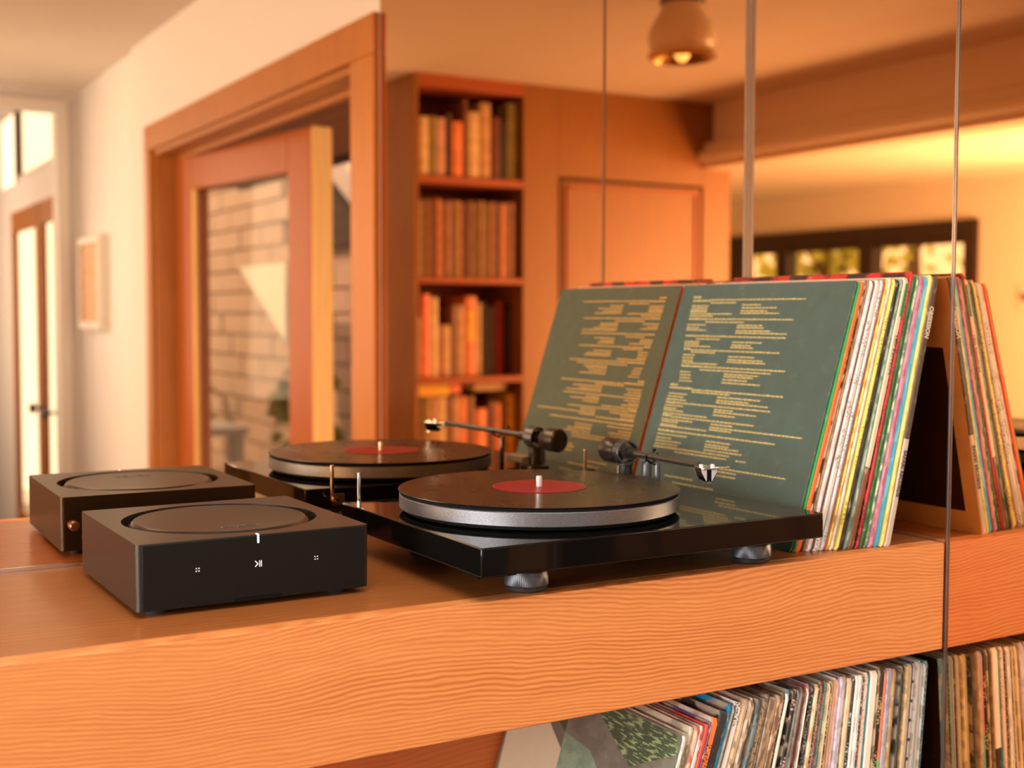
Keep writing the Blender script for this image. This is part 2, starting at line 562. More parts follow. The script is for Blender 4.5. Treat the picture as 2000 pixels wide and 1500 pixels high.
M['cart_grey'] = plain('cartridge_grey', (0.42, 0.38, 0.40), 0.4)
M['white_led'] = plain('white_led', (1, 1, 1), 0.4, emit=(1, 1, 1), estr=2.2)
M['white_mark'] = plain('white_mark', (0.9, 0.9, 0.9), 0.5, emit=(1, 1, 1), estr=0.35)
M['logo'] = plain('gloss_black_logo', (0.10, 0.085, 0.075), 0.12)
M['vinyl'] = vinyl_mat()
M['label'] = label_mat()
M['brass'] = plain('brass', (0.85, 0.55, 0.20), 0.18, metal=1.0)
M['lamp_white'] = plain('lamp_enamel', (0.70, 0.58, 0.44), 0.3)
M['bulb'] = plain('bulb_glow', (1, 0.8, 0.5), 0.3, emit=(1.0, 0.72, 0.35), estr=2.5)
M['card_edge'] = plain('card_edge', srgb(205, 180, 145), 0.8)
M['brick'] = plain('pale_brick', (0.52, 0.36, 0.29), 0.9, bump=0.4, bscale=30)
M['added_stucco'] = plain('added_brown_stucco', (0.36, 0.23, 0.15), 0.9, bump=0.4, bscale=40)
M['mortar'] = plain('mortar', (0.40, 0.28, 0.22), 0.95)
M['paving'] = plain('pale_paving', (0.62, 0.56, 0.54), 0.9, bump=0.3, bscale=20)
M['eave'] = wood('eave_boards', srgb(150, 84, 34), srgb(110, 56, 20), 'Y', 0.4, 0.6, 30, 0.7, across='X')
M['beam_shade'] = wood('beam_shade_brown', srgb(60, 34, 18), srgb(36, 20, 10), 'Y', 0.4, 0.7, 30, 0.6)
M['sun_patch'] = plain('sun_patch_white', (0.80, 0.78, 0.70), 0.9)

# ------------------------------------------------------------------ the room
CZ = 1.25           # ceiling
FZ = -1.10          # floor
wall('wall_back', M['white_wall'], 'Y', 0.012, 0.12, -4.6, 0.14, FZ, CZ)
wall('wall_right', M['white_wall'], 'X', 0.0, 0.12, -3.49, -1.237, FZ, CZ, [(-3.20, -1.375, FZ, 0.845)])
wall('wall_right_front', M['white_wall'], 'X', 0.006, 0.12, -1.237, 0.012, FZ, CZ)
wall('wall_right_hall', M['white_wall'], 'X', 0.018, 0.14, -4.5, -3.49, FZ, CZ)
wall('wall_glare_cover', M['added_stucco'], 'X', 0.14, 0.165, -4.6, -3.22, FZ, 1.35)  # slab added so the door glass mirrors brown, not bright plaster
wall('wall_sky_blocker', M['added_stucco'], 'Y', -8.3, -8.12, -0.30, 0.19, FZ, 1.6)  # unseen slab added to keep bright sky out of the door glass
wall('wall_front', M['white_wall'], 'Y', -4.60, -4.50, -1.13, 0.14, FZ, CZ, [(-1.0, -0.09, FZ, 1.15)])
wall('wall_hall_left', M['white_wall'], 'X', -1.23, -1.13, -8.0, -3.86, FZ, 1.6)
wall('wall_front_left', M['white_wall'], 'Y', -4.0, -3.87, -2.80, -1.13, FZ, CZ)
wall('wall_alcove_side', M['cream_wall'], 'X', -2.90, -2.80, -6.6, -3.87, FZ, CZ)
wall('wall_left', M['cream_wall'], 'X', -4.62, -4.50, -6.6, 0.12, FZ, CZ,
     [(-5.42, -3.40, -0.25, 0.76), (-2.40, -0.15, -0.25, 0.92)])
wall('wall_left_end', M['cream_wall'], 'Y', -6.7, -6.6, -4.6, -2.77, FZ, CZ)
wall('wall_corridor_right', M['white_wall'], 'X', -0.06, -0.04, -8.0, -4.60, FZ, 1.6, [(-5.98, -4.66, FZ, 0.80), (-6.4, -4.66, 0.95, 1.34)])
wall('wall_corridor_end', M['white_wall'], 'Y', -8.1, -8.0, -1.23, 0.06, FZ, 1.6)
struct(bx('ceiling', (-2.78, 0.14, -4.6, 0.12, CZ, CZ + 0.1), M['ceiling']))
struct(bx('ceiling_corridor', (-1.23, 0.06, -8.1, -4.6, 1.55, 1.65), M['ceiling']))
struct(bx('ceiling_alcove', (-4.6, -2.78, -6.7, 0.12, 1.0, 1.1), M['cream_wall']))
struct(bx('floor', (-4.6, 0.14, -8.1, 0.12, FZ - 0.1, FZ), M['floor']))

# beam with a stepped moulding along its foot
bm = bmesh.new()
prism(bm, [(-2.66, CZ), (-2.66, 1.075), (-2.615, 1.065), (-2.60, 1.03), (-2.575, 1.02), (-2.565, 0.985), (-2.60, 0.965), (-2.605, 0.945),
           (-2.78, 0.945), (-2.78, CZ)], 'Y', -3.352, 0.0)
struct(link('beam', bm, M['beam_paint']), 'painted ceiling beam with a stepped moulding')

# mirrors
def mirror(name, dims, label, side):
    t = thing(name, label, 'mirror', (dims[0], dims[2], dims[4]))
    ox, oy, oz = dims[0], dims[2], dims[4]
    d = (0, dims[1] - ox, 0, dims[3] - oy, 0, dims[5] - oz)
    bx('mirror_glass', d, M['mirror'], t)
    return t


t = mirror('wall_mirror', (-2.40, 0.0, 0.0, 0.011, 0.0, CZ), 'wide bronze mirror along the wall behind the turntable and amplifier', 'back')
bx('edge_channel', (0.0, 2.395, -0.0022, 0.0, 0.0002, 0.0036), M['channel'], t)
t = mirror('wall_mirror', (0.0, 0.0055, -0.3535, 0.0, FZ, CZ), 'narrow bronze mirror beside the leaning record sleeves', 'side')
bx('edge_channel', (-0.0022, 0.0, 0.0, 0.350, -FZ + 0.0002, -FZ + 0.0036), M['channel'], t)
t = mirror('wall_mirror', (0.0, 0.0055, -1.236, -0.3590, FZ, CZ), 'bronze mirror panel beyond the seam, standing out past the shelf front', 'side')
bm = bmesh.new()
box(bm, -0.0012, 0.0030, -0.3585, -0.3570, FZ, CZ)
box(bm, -0.0012, 0.0030, -0.3555, -0.3540, FZ, CZ)
box(bm, 0.0, 0.003, -0.3570, -0.3555, FZ, CZ)
struct(link('trim_1', bm, M['alu']), 'thin metal seam between the two side mirrors')
bm = bmesh.new()
box(bm, -0.0050, -0.0002, -0.0050, -0.0035, 0.004, CZ)
box(bm, -0.0050, -0.0035, -0.0035, -0.0002, 0.004, CZ)
box(bm, -0.0026, -0.0002, -0.0024, -0.0002, 0.004, CZ)
struct(link('trim_2', bm, M['alu']), 'thin metal strip up the corner between the mirrors')

# door in the right wall: casing, jambs, open glazed leaf
d1 = group_empty('door_1', label='tall fir door frame with a glazed door standing open')
bx('casing_jamb', (-0.016, 0.0, -1.373, -1.240, FZ, 0.84), M['trimwood'], d1, 0.003)
bx('casing_jamb', (-0.016, 0.0, -3.270, -3.195, FZ, 0.84), M['trimwood'], d1, 0.003)
bx('casing_head', (-0.016, 0.0, -3.270, -1.240, 0.84, 0.930), M['trimwood'], d1, 0.003)
bx('door_jamb', (0.0, 0.13, -1.398, -1.375, FZ, 0.822), M['trimwood'], d1, 0.002)
bx('door_jamb', (0.0, 0.13, -3.20, -3.177, FZ, 0.822), M['trimwood'], d1, 0.002)
bx('head_jamb', (0.0, 0.13, -3.20, -1.375, 0.822, 0.845), M['trimwood'], d1, 0.002)
bx('door_stop', (0.075, 0.09, -3.165, -1.41, 0.805, 0.821), M['trimwood'], d1)
hinge, free = Vector((0.105, -3.172)), Vector((0.242, -2.19))
leaf = group_empty('door_2', label='glazed fir door leaf standing open')
LW = (free - hinge).length
ang = math.atan2(free.y - hinge.y, free.x - hinge.x)
leaf.location = (hinge.x, hinge.y, 0)
leaf.rotation_euler = (0, 0, ang)
ztop, zbot, T = 0.818, FZ + 0.01, 0.034
M['lit_edge_wood'] = wood('lit_edge_wood', srgb(232, 186, 116), srgb(206, 150, 84), 'Z', 0.35, 0.45, 90, 0.5, across='Y', bump=0.05)  # light on the leaf edge and glazing bead put into a paler wood
M['leafwood'] = wood('fir_leaf', srgb(172, 94, 40), srgb(146, 70, 28), 'Z', 0.35, 0.4, 90, 0.5, across='X', bump=0.05)
bx('hinge_stile', (0.0, 0.124, -T, T, zbot, ztop), M['leafwood'], leaf, 0.003)
bx('lock_stile', (LW - 0.16, LW - 0.012, -T, T, zbot, ztop), M['leafwood'], leaf, 0.006)
bx('top_rail', (0.124, LW - 0.16, -T, T, ztop - 0.125, ztop), M['leafwood'], leaf, 0.003)
bx('bottom_rail', (0.124, LW - 0.16, -T, T, zbot, zbot + 0.24), M['leafwood'], leaf, 0.003)
bx('glazing_bead', (0.124, 0.146, T - 0.018, T - 0.004, zbot + 0.24, ztop - 0.125), M['lit_edge_wood'], leaf)
bx('glass_pane', (0.124, LW - 0.16, -0.004, 0.004, zbot + 0.24, ztop - 0.125), M['glass'], leaf)
e_ = bx('edge_strip', (LW - 0.012, LW, -T, T, zbot, ztop), M['lit_edge_wood'], leaf, 0.005)
e_['label'] = 'edge of the leaf coloured pale as if lit'

# hall opening trim and the French door beyond
w3 = group_empty('trim_3', label='white cased opening at the end of the hall')
bx('casing_jamb', (-0.092, -0.042, -4.5, -4.485, FZ, 1.150), M['white_trim'], w3, 0.003)
bx('casing_jamb', (-1.05, -1.0, -4.5, -4.485, FZ, 1.150), M['white_trim'], w3, 0.003)
bx('casing_head', (-1.05, -0.042, -4.5, -4.485, 1.150, 1.195), M['white_trim'], w3, 0.003)
d3 = group_empty('door_3', label='bright double French door of fir with a transom over it')
for y0, y1 in ((-5.13, -4.68), (-5.96, -5.15)):
    bx('door_stile', (-0.064, -0.040, y0, y0 + 0.085, FZ, 0.80), M['trimwood'], d3, 0.002)
    bx('door_stile', (-0.064, -0.040, y1 - 0.085, y1, FZ, 0.80), M['trimwood'], d3, 0.002)
    bx('top_rail', (-0.064, -0.040, y0 + 0.085, y1 - 0.085, 0.69, 0.80), M['trimwood'], d3, 0.002)
    bx('bottom_rail', (-0.064, -0.040, y0 + 0.085, y1 - 0.085, FZ, FZ + 0.3), M['trimwood'], d3, 0.002)
    bx('glass_pane', (-0.053, -0.049, y0 + 0.085, y1 - 0.085, FZ + 0.3, 0.69), M['glass'], d3)
for k in range(7):
    bx('shutter_slat', (0.01, 0.035, -5.03, -4.70, -0.95 + 0.2 * k, -0.80 + 0.2 * k), M['leafwood'], d3)
kn = bmesh.new()
lathe(kn, [(0.008, 0), (0.008, -0.03), (0.024, -0.035), (0.028, -0.05), (0.018, -0.065), (0, -0.067)], (-0.064, -5.09, -0.20), 20, 'X')
link('door_knob', kn, M['alloy_dark'], d3)
kn = bmesh.new()
lathe(kn, [(0.008, 0), (0.008, -0.03), (0.024, -0.035), (0.028, -0.05), (0.018, -0.065), (0, -0.067)], (-0.064, -4.74, -0.20), 20, 'X')
link('door_knob', kn, M['alloy_dark'], d3)
tr = group_empty('window_3', label='dark framed transom window over the French door')
bx('frame_stile', (-0.064, -0.036, -4.70, -4.655, 0.95, 1.34), M['dark_frame'], tr)
bx('frame_stile', (-0.064, -0.036, -5.80, -5.72, 0.95, 1.34), M['dark_frame'], tr)
bx('frame_rail', (-0.064, -0.04, -5.72, -4.70, 0.95, 0.975), M['white_trim'], tr)
bx('glass_pane', (-0.053, -0.049, -5.72, -4.70, 0.975, 1.34), M['glass'], tr)

# left window (dark frame, four lights) and a bigger unseen one added beside it to carry the key light
def window(name, y0, y1, z0, z1, mull, label, top=0.075, parts=True):
    w = group_empty(name, label=label)
    X0, X1 = -4.56, -4.47
    bx('frame_head', (X0, X1, y0, y1, z1 - top, z1), M['dark_frame'], w, 0.002)
    bx('frame_sill', (X0, X1 + 0.03, y0, y1, z0, z0 + 0.05), M['dark_frame'], w, 0.002)
    for a, b in mull:
        bx('mullion', (X0, X1, a, b, z0 + 0.05, z1 - top), M['dark_frame'], w, 0.002)
    e = [y0] + [v for ab in mull for v in ab] + [y1]
    for k in range(1, len(mull)):
        a, b = mull[k - 1][1], mull[k][0]
        bx('sash_head', (X0 + 0.015, X1 - 0.015, a, b, z1 - top - 0.05, z1 - top), M['dark_frame'], w)
        bx('glass_pane', (X0 + 0.042, X0 + 0.047, a, b, z0 + 0.05, z1 - top - 0.05), M['glass'], w)
    return w


window('window_1', -5.42, -3.34, -0.25, 0.787,
       [(-5.42, -5.25), (-4.93, -4.83), (-4.20, -4.09), (-3.42, -3.34)], 'wide dark framed window of separate lights facing green trees')
window('added_window_2', -2.45, -0.10, -0.25, 0.93,
       [(-2.45, -2.37), (-1.68, -1.60), (-0.93, -0.85), (-0.18, -0.10)], 'unseen dark framed window added to the left wall')
# dimmer on the wall by the window
t = thing('wall_dimmer', 'small round dimmer knob on a plate on the cream window wall', 'switch', (-4.5, -3.02, 0.355))
bx('plate', (0.0, 0.008, -0.06, 0.06, -0.07, 0.07), M['cream_wall'], t, 0.003)
bm = bmesh.new(); lathe(bm, [(0.022, 0.008), (0.020, 0.03), (0.012, 0.034), (0, 0.034)], (0, 0, 0), 24, 'X')
link('knob', bm, M['alu'], t)

# picture on the hall wall
t = thing('picture', 'narrow white framed picture hanging on the white hall wall', 'picture', (0.018, -4.20, 0.39))
M['art'] = spine('faded_print', srgb(226, 182, 140), srgb(214, 150, 100), 'mottle', 0.2)
for nm, d in (('frame_rail', (-0.045, 0, -0.21, 0.21, 0.165, 0.195)), ('frame_rail', (-0.045, 0, -0.21, 0.21, -0.195, -0.165)),
              ('frame_stile', (-0.045, 0, -0.21, -0.175, -0.165, 0.165)), ('frame_stile', (-0.045, 0, 0.175, 0.21, -0.165, 0.165))):
    bx(nm, d, M['white_trim'], t, 0.002)
bx('print', (-0.028, -0.022, -0.175, 0.175, -0.165, 0.165), M['art'], t)

# ceiling light
t = thing('ceiling_light', 'bulbous ceiling light with a brass rim hanging from the ceiling', 'ceiling light', (-1.28, -1.81, CZ))
bm = bmesh.new(); lathe(bm, [(0.065, 0.0), (0.065, -0.012), (0.072, -0.02), (0.070, -0.03)], n=40); link('collar', bm, M['alloy_dark'], t)
bm = bmesh.new(); lathe(bm, [(0.066, -0.024), (0.070, -0.055), (0.090, -0.082), (0.104, -0.110), (0.107, -0.138), (0.097, -0.163), (0.103, -0.176), (0.098, -0.18), (0.092, -0.15)], n=48, cap=False)
link('shade', bm, M['lamp_white'], t)
bm = bmesh.new(); lathe(bm, [(0.097, -0.176), (0.108, -0.182), (0.108, -0.192), (0.094, -0.198), (0.088, -0.190), (0.060, -0.165), (0.0, -0.160)], n=12, cap=False)
link('rim', bm, M['brass'], t)
bm = bmesh.new(); lathe(bm, [(0.0, -0.165), (0.02, -0.168), (0.024, -0.185), (0.012, -0.202), (0, -0.205)], n=16, cap=False); link('bulb', bm, M['bulb'], t)

# ------------------------------------------------------------------ bookcase on the far wall (seen through both mirrors)
BY = -3.35
bc = thing('bookcase', 'tall built-in fir bookcase with open shelves and a cupboard door', 'bookcase', (-1.12, BY, FZ))
# local x runs the other way along the wall (to -x), local y into the wall (-y)
def bpart(name, x0, x1, y0, y1, z0, z1, m, bevel=0.002, par=None):
    return bx(name, (-(x1 - 1.12), -(x0 - 1.12), -(y1), -(y0), z0 - FZ, z1 - FZ), m, par or bc, bevel)
bpart('side_panel', 1.10, 1.12, 0.0, 0.50, FZ, CZ, M['casework'])
bpart('side_panel', 1.62, 1.80, 0.0, 0.50, FZ, CZ, M['casework'])
bpart('side_panel', 2.60, 2.764, 0.0, 0.50, FZ, CZ, M['casework'])
bpart('back_panel', 1.12, 1.62, 0.38, 0.40, FZ, CZ, M['shelfwood'])
bpart('top_board', 1.12, 1.62, 0.0, 0.38, 1.195, CZ, M['shelfwood'])
SH = [(0.803, 0.834), (0.390, 0.414), (-0.030, -0.005), (-0.42, -0.39), (-0.80, -0.77)]
for a, b in SH:
    bpart('shelf', 1.12, 1.62, 0.0, 0.38, a, b, M['shelfwood'])
bpart('head_panel', 1.80, 2.60, 0.0, 0.03, 0.862, CZ, M['casework'])
dr = bpart('cupboard_door', 1.815, 2.588, 0.004, 0.03, FZ + 0.1, 0.850, M['casework'], 0.004)
bpart('plinth', 1.80, 2.60, 0.03, 0.06, FZ, FZ + 0.1, M['shelfwood'])
for nm, d in (('door_bead', (1.838, 1.850, -0.006, 0.006, FZ + 0.2, 0.83)), ('door_bead', (2.556, 2.568, -0.006, 0.006, FZ + 0.2, 0.83)),
              ('door_bead', (1.838, 2.568, -0.006, 0.006, 0.818, 0.83))):
    bpart(nm, *d, M['shelfwood'], 0.002, dr)

ORD = ['first', 'second', 'third', 'fourth', 'fifth', 'sixth', 'seventh', 'eighth', 'ninth', 'tenth', 'eleventh', 'twelfth',
       'thirteenth', 'fourteenth', 'fifteenth', 'sixteenth', 'seventeenth', 'eighteenth', 'nineteenth', 'twentieth']
def ordinal(n):
    if n <= 20: return ORD[n - 1]
    tens = {2: 'twenty', 3: 'thirty', 4: 'forty', 5: 'fifty', 6: 'sixty', 7: 'seventy'}
    t_, u_ = divmod(n, 10)
    if u_ == 0: return tens[t_][:-1] + 'ieth'
    return tens[t_] + '-' + ORD[u_ - 1]


BC = {'cream': srgb(214, 186, 138), 'tan': srgb(190, 150, 104), 'olive': srgb(132, 118, 58), 'pink': srgb(208, 158, 140), 'dark brown': srgb(66, 36, 22),
      'orange': srgb(226, 132, 78), 'maroon': srgb(100, 40, 30), 'black': srgb(34, 26, 20), 'coral': srgb(236, 128, 96), 'red': srgb(150, 26, 22),
      'yellow': srgb(236, 186, 40), 'white': srgb(226, 208, 180), 'mauve': srgb(150, 96, 84), 'brown': srgb(124, 72, 38), 'grey': srgb(120, 104, 90)}
bookm = {}
def bookmat(c):
    if c not in bookm:
        bookm[c] = spine('book_' + c.replace(' ', '_'), BC[c], tuple(x * 0.55 for x in BC[c][:3]), 'text', 0.1)
    return bookm[c]
M['pages'] = plain('book_pages', srgb(222, 200, 160), 0.9)


def book_mesh(w, h, d):
    """Cover boards round a page block, spine towards +y."""
    bm = bmesh.new()
    c = min(0.003, w * 0.2)
    prism(bm, [(0, -d), (c, -d), (c, -c), (w - c, -c), (w - c, -d), (w, -d), (w, -0.004), (w * 0.75, 0), (w * 0.25, 0), (0, -0.004)], 'Z', 0, h, 0)
    box(bm, c, w - c, -d + 0.004, -c, 0.003, h - 0.004, 1)
    return bm


def add_book(name, c, x_v, w, z, h, setback, label, group, d=0.20, tilt=0.0, cat='book'):
    bm = book_mesh(w, h, d)
    o = link(name, bm, [bookmat(c), M['pages']])
    # spine faces +y (towards the mirrors); x_v is the distance from the side mirror
    o.location = (-(x_v + w), BY - setback, z)
    o.rotation_euler = (0, tilt, 0)
    return tag(o, label, cat, group)


def px_x(px, y):     # distance from the side mirror of a spine edge standing at depth y, from its bearing
    return -1.16689 + (y + 1.35841) * math.tan(YAW + math.atan((px - 1000) / 2464.57))
def px_z(py, x, y):
    d = (x + 1.16689) * math.sin(YAW) + (y + 1.35841) * math.cos(YAW)
    return 0.26402 + (613 - py) * d / 2464.57


rows = [
    # (shelf, top z of that board, setback, [(px0, px1, py_top, colour, where)])
    ('top shelf', 0.834, 0.03, [(813, 819, 233, 'mauve', ''), (820, 838, 232, 'cream', ''), (838, 855, 232, 'olive', ''), (855, 870, 235, 'pink', ''),
                    (871, 883, 226, 'dark brown', ''), (884, 904, 242, 'orange', ''), (905, 914, 200, 'brown', ''), (915, 936, 224, 'cream', ''),
                    (937, 958, 206, 'tan', ''), (959, 977, 233, 'maroon', ''), (978, 990, 240, 'black', ''), (991, 1012, 207, 'olive', '')]),
    ('third shelf', -0.005, 0.10, [(815, 823, 621, 'tan', ''), (824, 841, 576, 'coral', ''), (842, 856, 582, 'cream', ''), (857, 862, 634, 'pink', ''), (863, 880, 636, 'tan', ''),
                    (881, 893, 597, 'brown', ''), (894, 907, 597, 'tan', ''), (909, 931, 580, 'orange', ''), (932, 941, 592, 'cream', ''),
                    (942, 950, 590, 'black', ''), (951, 968, 600, 'dark brown', ''), (969, 984, 588, 'red', ''), (988, 998, 595, 'black', '')]),
    ('fourth shelf', -0.390, 0.06, [(813, 822, 777, 'brown', ''), (823, 833, 778, 'olive', ''), (834, 844, 777, 'tan', ''), (845, 857, 778, 'tan', ''), (858, 871, 777, 'cream', ''),
                    (872, 884, 778, 'brown', ''), (885, 898, 775, 'tan', ''), (899, 912, 776, 'orange', ''), (913, 927, 775, 'brown', ''), (929, 951, 800, 'orange', ''), (953, 966, 785, 'maroon', ''),
                    (968, 979, 788, 'orange', ''), (980, 991, 792, 'brown', ''), (993, 1006, 770, 'yellow', '')])]
for sname, zb, sb, lst in rows:
    yv = 3.35 + sb
    for i, (p0, p1, pt, c, _) in enumerate(lst):
        x0, x1 = px_x(p0, yv), px_x(p1, yv)
        h = px_z(pt, x0, yv) - zb
        if sname == 'top shelf' and i == 0:
            x0 = 1.123
        x0 = max(x0, 1.1215)
        o = add_book('book', c, x0, x1 - x0 - 0.001, zb + 0.0005, h, sb,
                     f'{c} book, {ordinal(i + 1)} from the open end of the bookcase {sname}', f'books on the {sname}')
        if c == 'orange' and sname == 'third shelf':
            bx('spine_panel', (0.01, 0.040, 0.0, 0.0012, px_z(667, x0, yv) - zb, px_z(609, x0, yv) - zb), bookmat('yellow'), o)
# books lying flat over the fourth row
def flat_book(c, x0, x1, z0, z1, lab):
    bm = bmesh.new(); box(bm, 0, x1 - x0, -0.2, 0, 0, 0.003, 0); box(bm, 0, x1 - x0, -0.2, 0, z1 - z0 - 0.003, z1 - z0, 0)
    box(bm, 0, x1 - x0, -0.003, 0, 0.003, z1 - z0 - 0.003, 0); box(bm, 0.003, x1 - x0 - 0.003, -0.197, -0.003, 0.003, z1 - z0 - 0.003, 1)
    o = link('book', bm, [bookmat(c), M['pages']]); o.location = (-x1, BY - 0.06, z0)
    tag(o, lab, 'book', 'books lying flat on the fourth shelf')
ztop4 = px_z(775, 1.25, 3.41)
flat_book('yellow', px_x(813, 3.41), px_x(878, 3.41), ztop4 + 0.003, ztop4 + 0.052, 'yellow book lying flat across the tan books of the fourth shelf')
flat_book('coral', px_x(880, 3.41), px_x(900, 3.41), ztop4 + 0.010, ztop4 + 0.058, 'small coral red book lying flat beside the yellow one')
flat_book('tan', px_x(926, 3.41), px_x(991, 3.41), ztop4 + 0.018, ztop4 + 0.050, 'wide tan book lying flat over the orange and maroon books')
# LPs on the second bookcase shelf
lpc = ['brown', 'tan', 'olive', 'brown', 'tan', 'mauve', 'brown', 'grey', 'orange', 'tan', 'maroon', 'pink', 'brown', 'olive', 'tan', 'tan', 'brown', 'mauve', 'dark brown', 'tan', 'brown', 'olive']
x = 1.1235
k = 0
while x < 1.606:
    w = random.uniform(0.010, 0.018)
    if x + w > 1.618: break
    c = lpc[k % len(lpc)]
    add_book('record_box', c, x, w - 0.0008, 0.4145, random.uniform(0.318, 0.328), 0.03,
             f'{c} boxed record set, {ordinal(k + 1)} from the open end of the second shelf', 'record sets on the second shelf', 0.315, cat='record set')
    x += w
    k += 1

# ------------------------------------------------------------------ outdoors, beyond the open door
gw = group_empty('wall_garden', label='pale brick garden wall outside the open door')
bm = bmesh.new(); box(bm, 1.43, 1.53, -10.0, -5.45, FZ, 1.5); box(bm, 1.43, 1.53, -5.45, -1.4, FZ, 0.62); o = link('mortar_bed', bm, M['mortar'], gw)
bx('shade_band', (1.40, 1.53, -5.45, -1.4, 0.62, 1.5), M['beam_shade'], gw)  # dark band in place of the shadow under the roof beam
brick_me = None
n = 0
for r in range(19):
    z = FZ + 0.02 + r * 0.135
    for k in range(22):
        y = -9.9 + k * 0.395 + (0.195 if r % 2 else 0)
        if y > -1.6 or z < -0.9 or (z > 0.5 and y > -5.85): continue
        if brick_me is None:
            b = bx('brick', (-0.025, 0.02, 0, 0.383, 0, 0.122), M['brick'], gw, 0.004)
            brick_me = b.data
        else:
            b = bpy.data.objects.new('brick', brick_me); COL.objects.link(b); b.parent = gw
        b.location = (1.43 + random.uniform(-0.006, 0.004), y, z)
struct(bx('ground_patio', (0.12, 6.0, -9.0, 1.0, FZ - 0.12, FZ - 0.01), M['paving']))
ev = group_empty('roof_eave', label='board eave over the patio')
for k in range(8):
    bx('board', (0.15 + k * 0.1, 0.247 + k * 0.1, -5.2, -1.0, 0.94, 0.965), M['eave'], ev)
bx('fascia_board', (0.95, 0.985, -5.2, -1.0, 0.915, 1.02), M['dark_frame'], ev)
bm = bmesh.new()
prism(bm, [(-5.30, 1.30), (-4.10, 0.605), (-4.10, 0.755), (-5.30, 1.45)], 'X', 1.28, 1.38)
tag(link('roof_beam', bm, plain('lilac_paint', (0.55, 0.46, 0.46), 0.7)), 'sloping pale lilac beam outside the open door', 'beam')
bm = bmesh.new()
prism(bm, [(-6.35, 0.55), (-5.52, 0.55), (-5.52, 0.10), (-5.85, 0.28)], 'X', 1.33, 1.345)  # flat pale panel in place of a patch of sun on the wall
tag(link('sun_patch_panel', bm, M['sun_patch']), 'pale panel standing in for sunlight on the garden wall', 'sun patch')


def leaf_mat(name, col):
    m, nt, p = newmat(name)
    N, L = nt.nodes, nt.links
    oi = N.new('ShaderNodeTexCoord'); nz = N.new('ShaderNodeTexNoise'); nz.inputs['Scale'].default_value = 6
    L.new(oi.outputs['Object'], nz.inputs['Vector'])
    mx = N.new('ShaderNodeMixRGB'); mx.inputs['Color1'].default_value = lin(col); mx.inputs['Color2'].default_value = lin(tuple(c * 1.9 for c in col[:3]))
    L.new(nz.outputs['Fac'], mx.inputs['Fac']); L.new(mx.outputs['Color'], p.inputs['Base Color'])
    tl = N.new('ShaderNodeBsdfTranslucent'); L.new(mx.outputs['Color'], tl.inputs['Color'])
    ms = N.new('ShaderNodeMixShader'); ms.inputs[0].default_value = 0.5
    L.new(p.outputs[0], ms.inputs[1]); L.new(tl.outputs[0], ms.inputs[2])
    L.new(ms.outputs[0], N['Material Output'].inputs['Surface'])
    return m


M['leaf'] = leaf_mat('sunlit_leaf', (0.34, 0.36, 0.08))
M['leaf2'] = leaf_mat('dull_leaf', (0.16, 0.15, 0.05))
M['bark'] = plain('bark', (0.16, 0.10, 0.06), 0.9, bump=0.5, bscale=30)


def foliage(bm, c, rad, n, size, rng):
    for _ in range(n):
        v = Vector((rng.gauss(0, 1), rng.gauss(0, 1), rng.gauss(0, 1))).normalized() * (rng.random() ** 0.45)
        p = Vector(c) + Vector((v.x * rad[0], v.y * rad[1], v.z * rad[2]))
        a = Vector((rng.gauss(0, 1), rng.gauss(0, 1), rng.gauss(0, 1))).normalized()
        b = a.cross(Vector((rng.gauss(0, 1), rng.gauss(0, 1), rng.gauss(0, 1)))).normalized()
        L_, w_ = size * rng.uniform(0.7, 1.4), size * rng.uniform(0.25, 0.45)
        f = bm.faces.new([bm.verts.new(p - a * L_ * 0.5), bm.verts.new(p + b * w_), bm.verts.new(p + a * L_ * 0.5), bm.verts.new(p - b * w_)])


def tree(name, loc, rad, h, n, size, m, label, seed, grp=None):
    rng = random.Random(seed)
    t = thing(name, label, 'tree', loc, group=grp)
    bm = bmesh.new(); tube(bm, [(0, 0, 0), (0.03, 0.02, h * 0.5), (0.0, -0.05, h), (0.05, 0, h + rad[2] * 0.5)], [0.11, 0.09, 0.07, 0.03])
    for k in range(6):
        a = k * PI / 3
        tube(bm, [(0, 0, h * 0.9), (rad[0] * 0.4 * math.cos(a), rad[1] * 0.4 * math.sin(a), h + rad[2] * 0.2),
                  (rad[0] * 0.8 * math.cos(a), rad[1] * 0.8 * math.sin(a), h + rad[2] * 0.3)], [0.05, 0.03, 0.012], 8)
    link('trunk', bm, M['bark'], t)
    bm = bmesh.new(); foliage(bm, (0, 0, h), rad, n, size, rng)
    o = link('foliage', bm, m, t); o['kind'] = 'stuff'


struct(bx('ground_garden', (-14, -4.62, -12, 3, FZ - 0.25, FZ - 0.12), plain('lawn', (0.16, 0.17, 0.05), 0.95, bump=0.5)))
tree('garden_tree', (-7.6, -7.65, FZ - 0.15), (0.9, 0.62, 1.3), 2.0, 700, 0.15, M['leaf'], 'yellow green tree seen through the middle light of the dark window', 3)
tree('garden_tree', (-9.6, -8.4, FZ - 0.15), (1.2, 0.9, 1.2), 2.5, 130, 0.16, M['leaf'], 'thin leafed tree outside the last light of the dark window', 4)


def shrub(loc, lean, label, seed):
    rng = random.Random(seed)
    t = thing('garden_shrub', label, 'shrub', loc)
    bm = bmesh.new(); tube(bm, [(0, 0, 0), (lean * 0.5, 0.05, 0.5), (lean, 0.1, 0.95)], [0.02, 0.014, 0.006], 8); link('stem', bm, M['bark'], t)
    bm = bmesh.new()
    foliage(bm, (lean * 0.5, 0.08, 0.75), (0.14, 0.30, 0.5), 60, 0.16, rng)
    o = link('foliage', bm, M['leaf2'], t); o['kind'] = 'stuff'


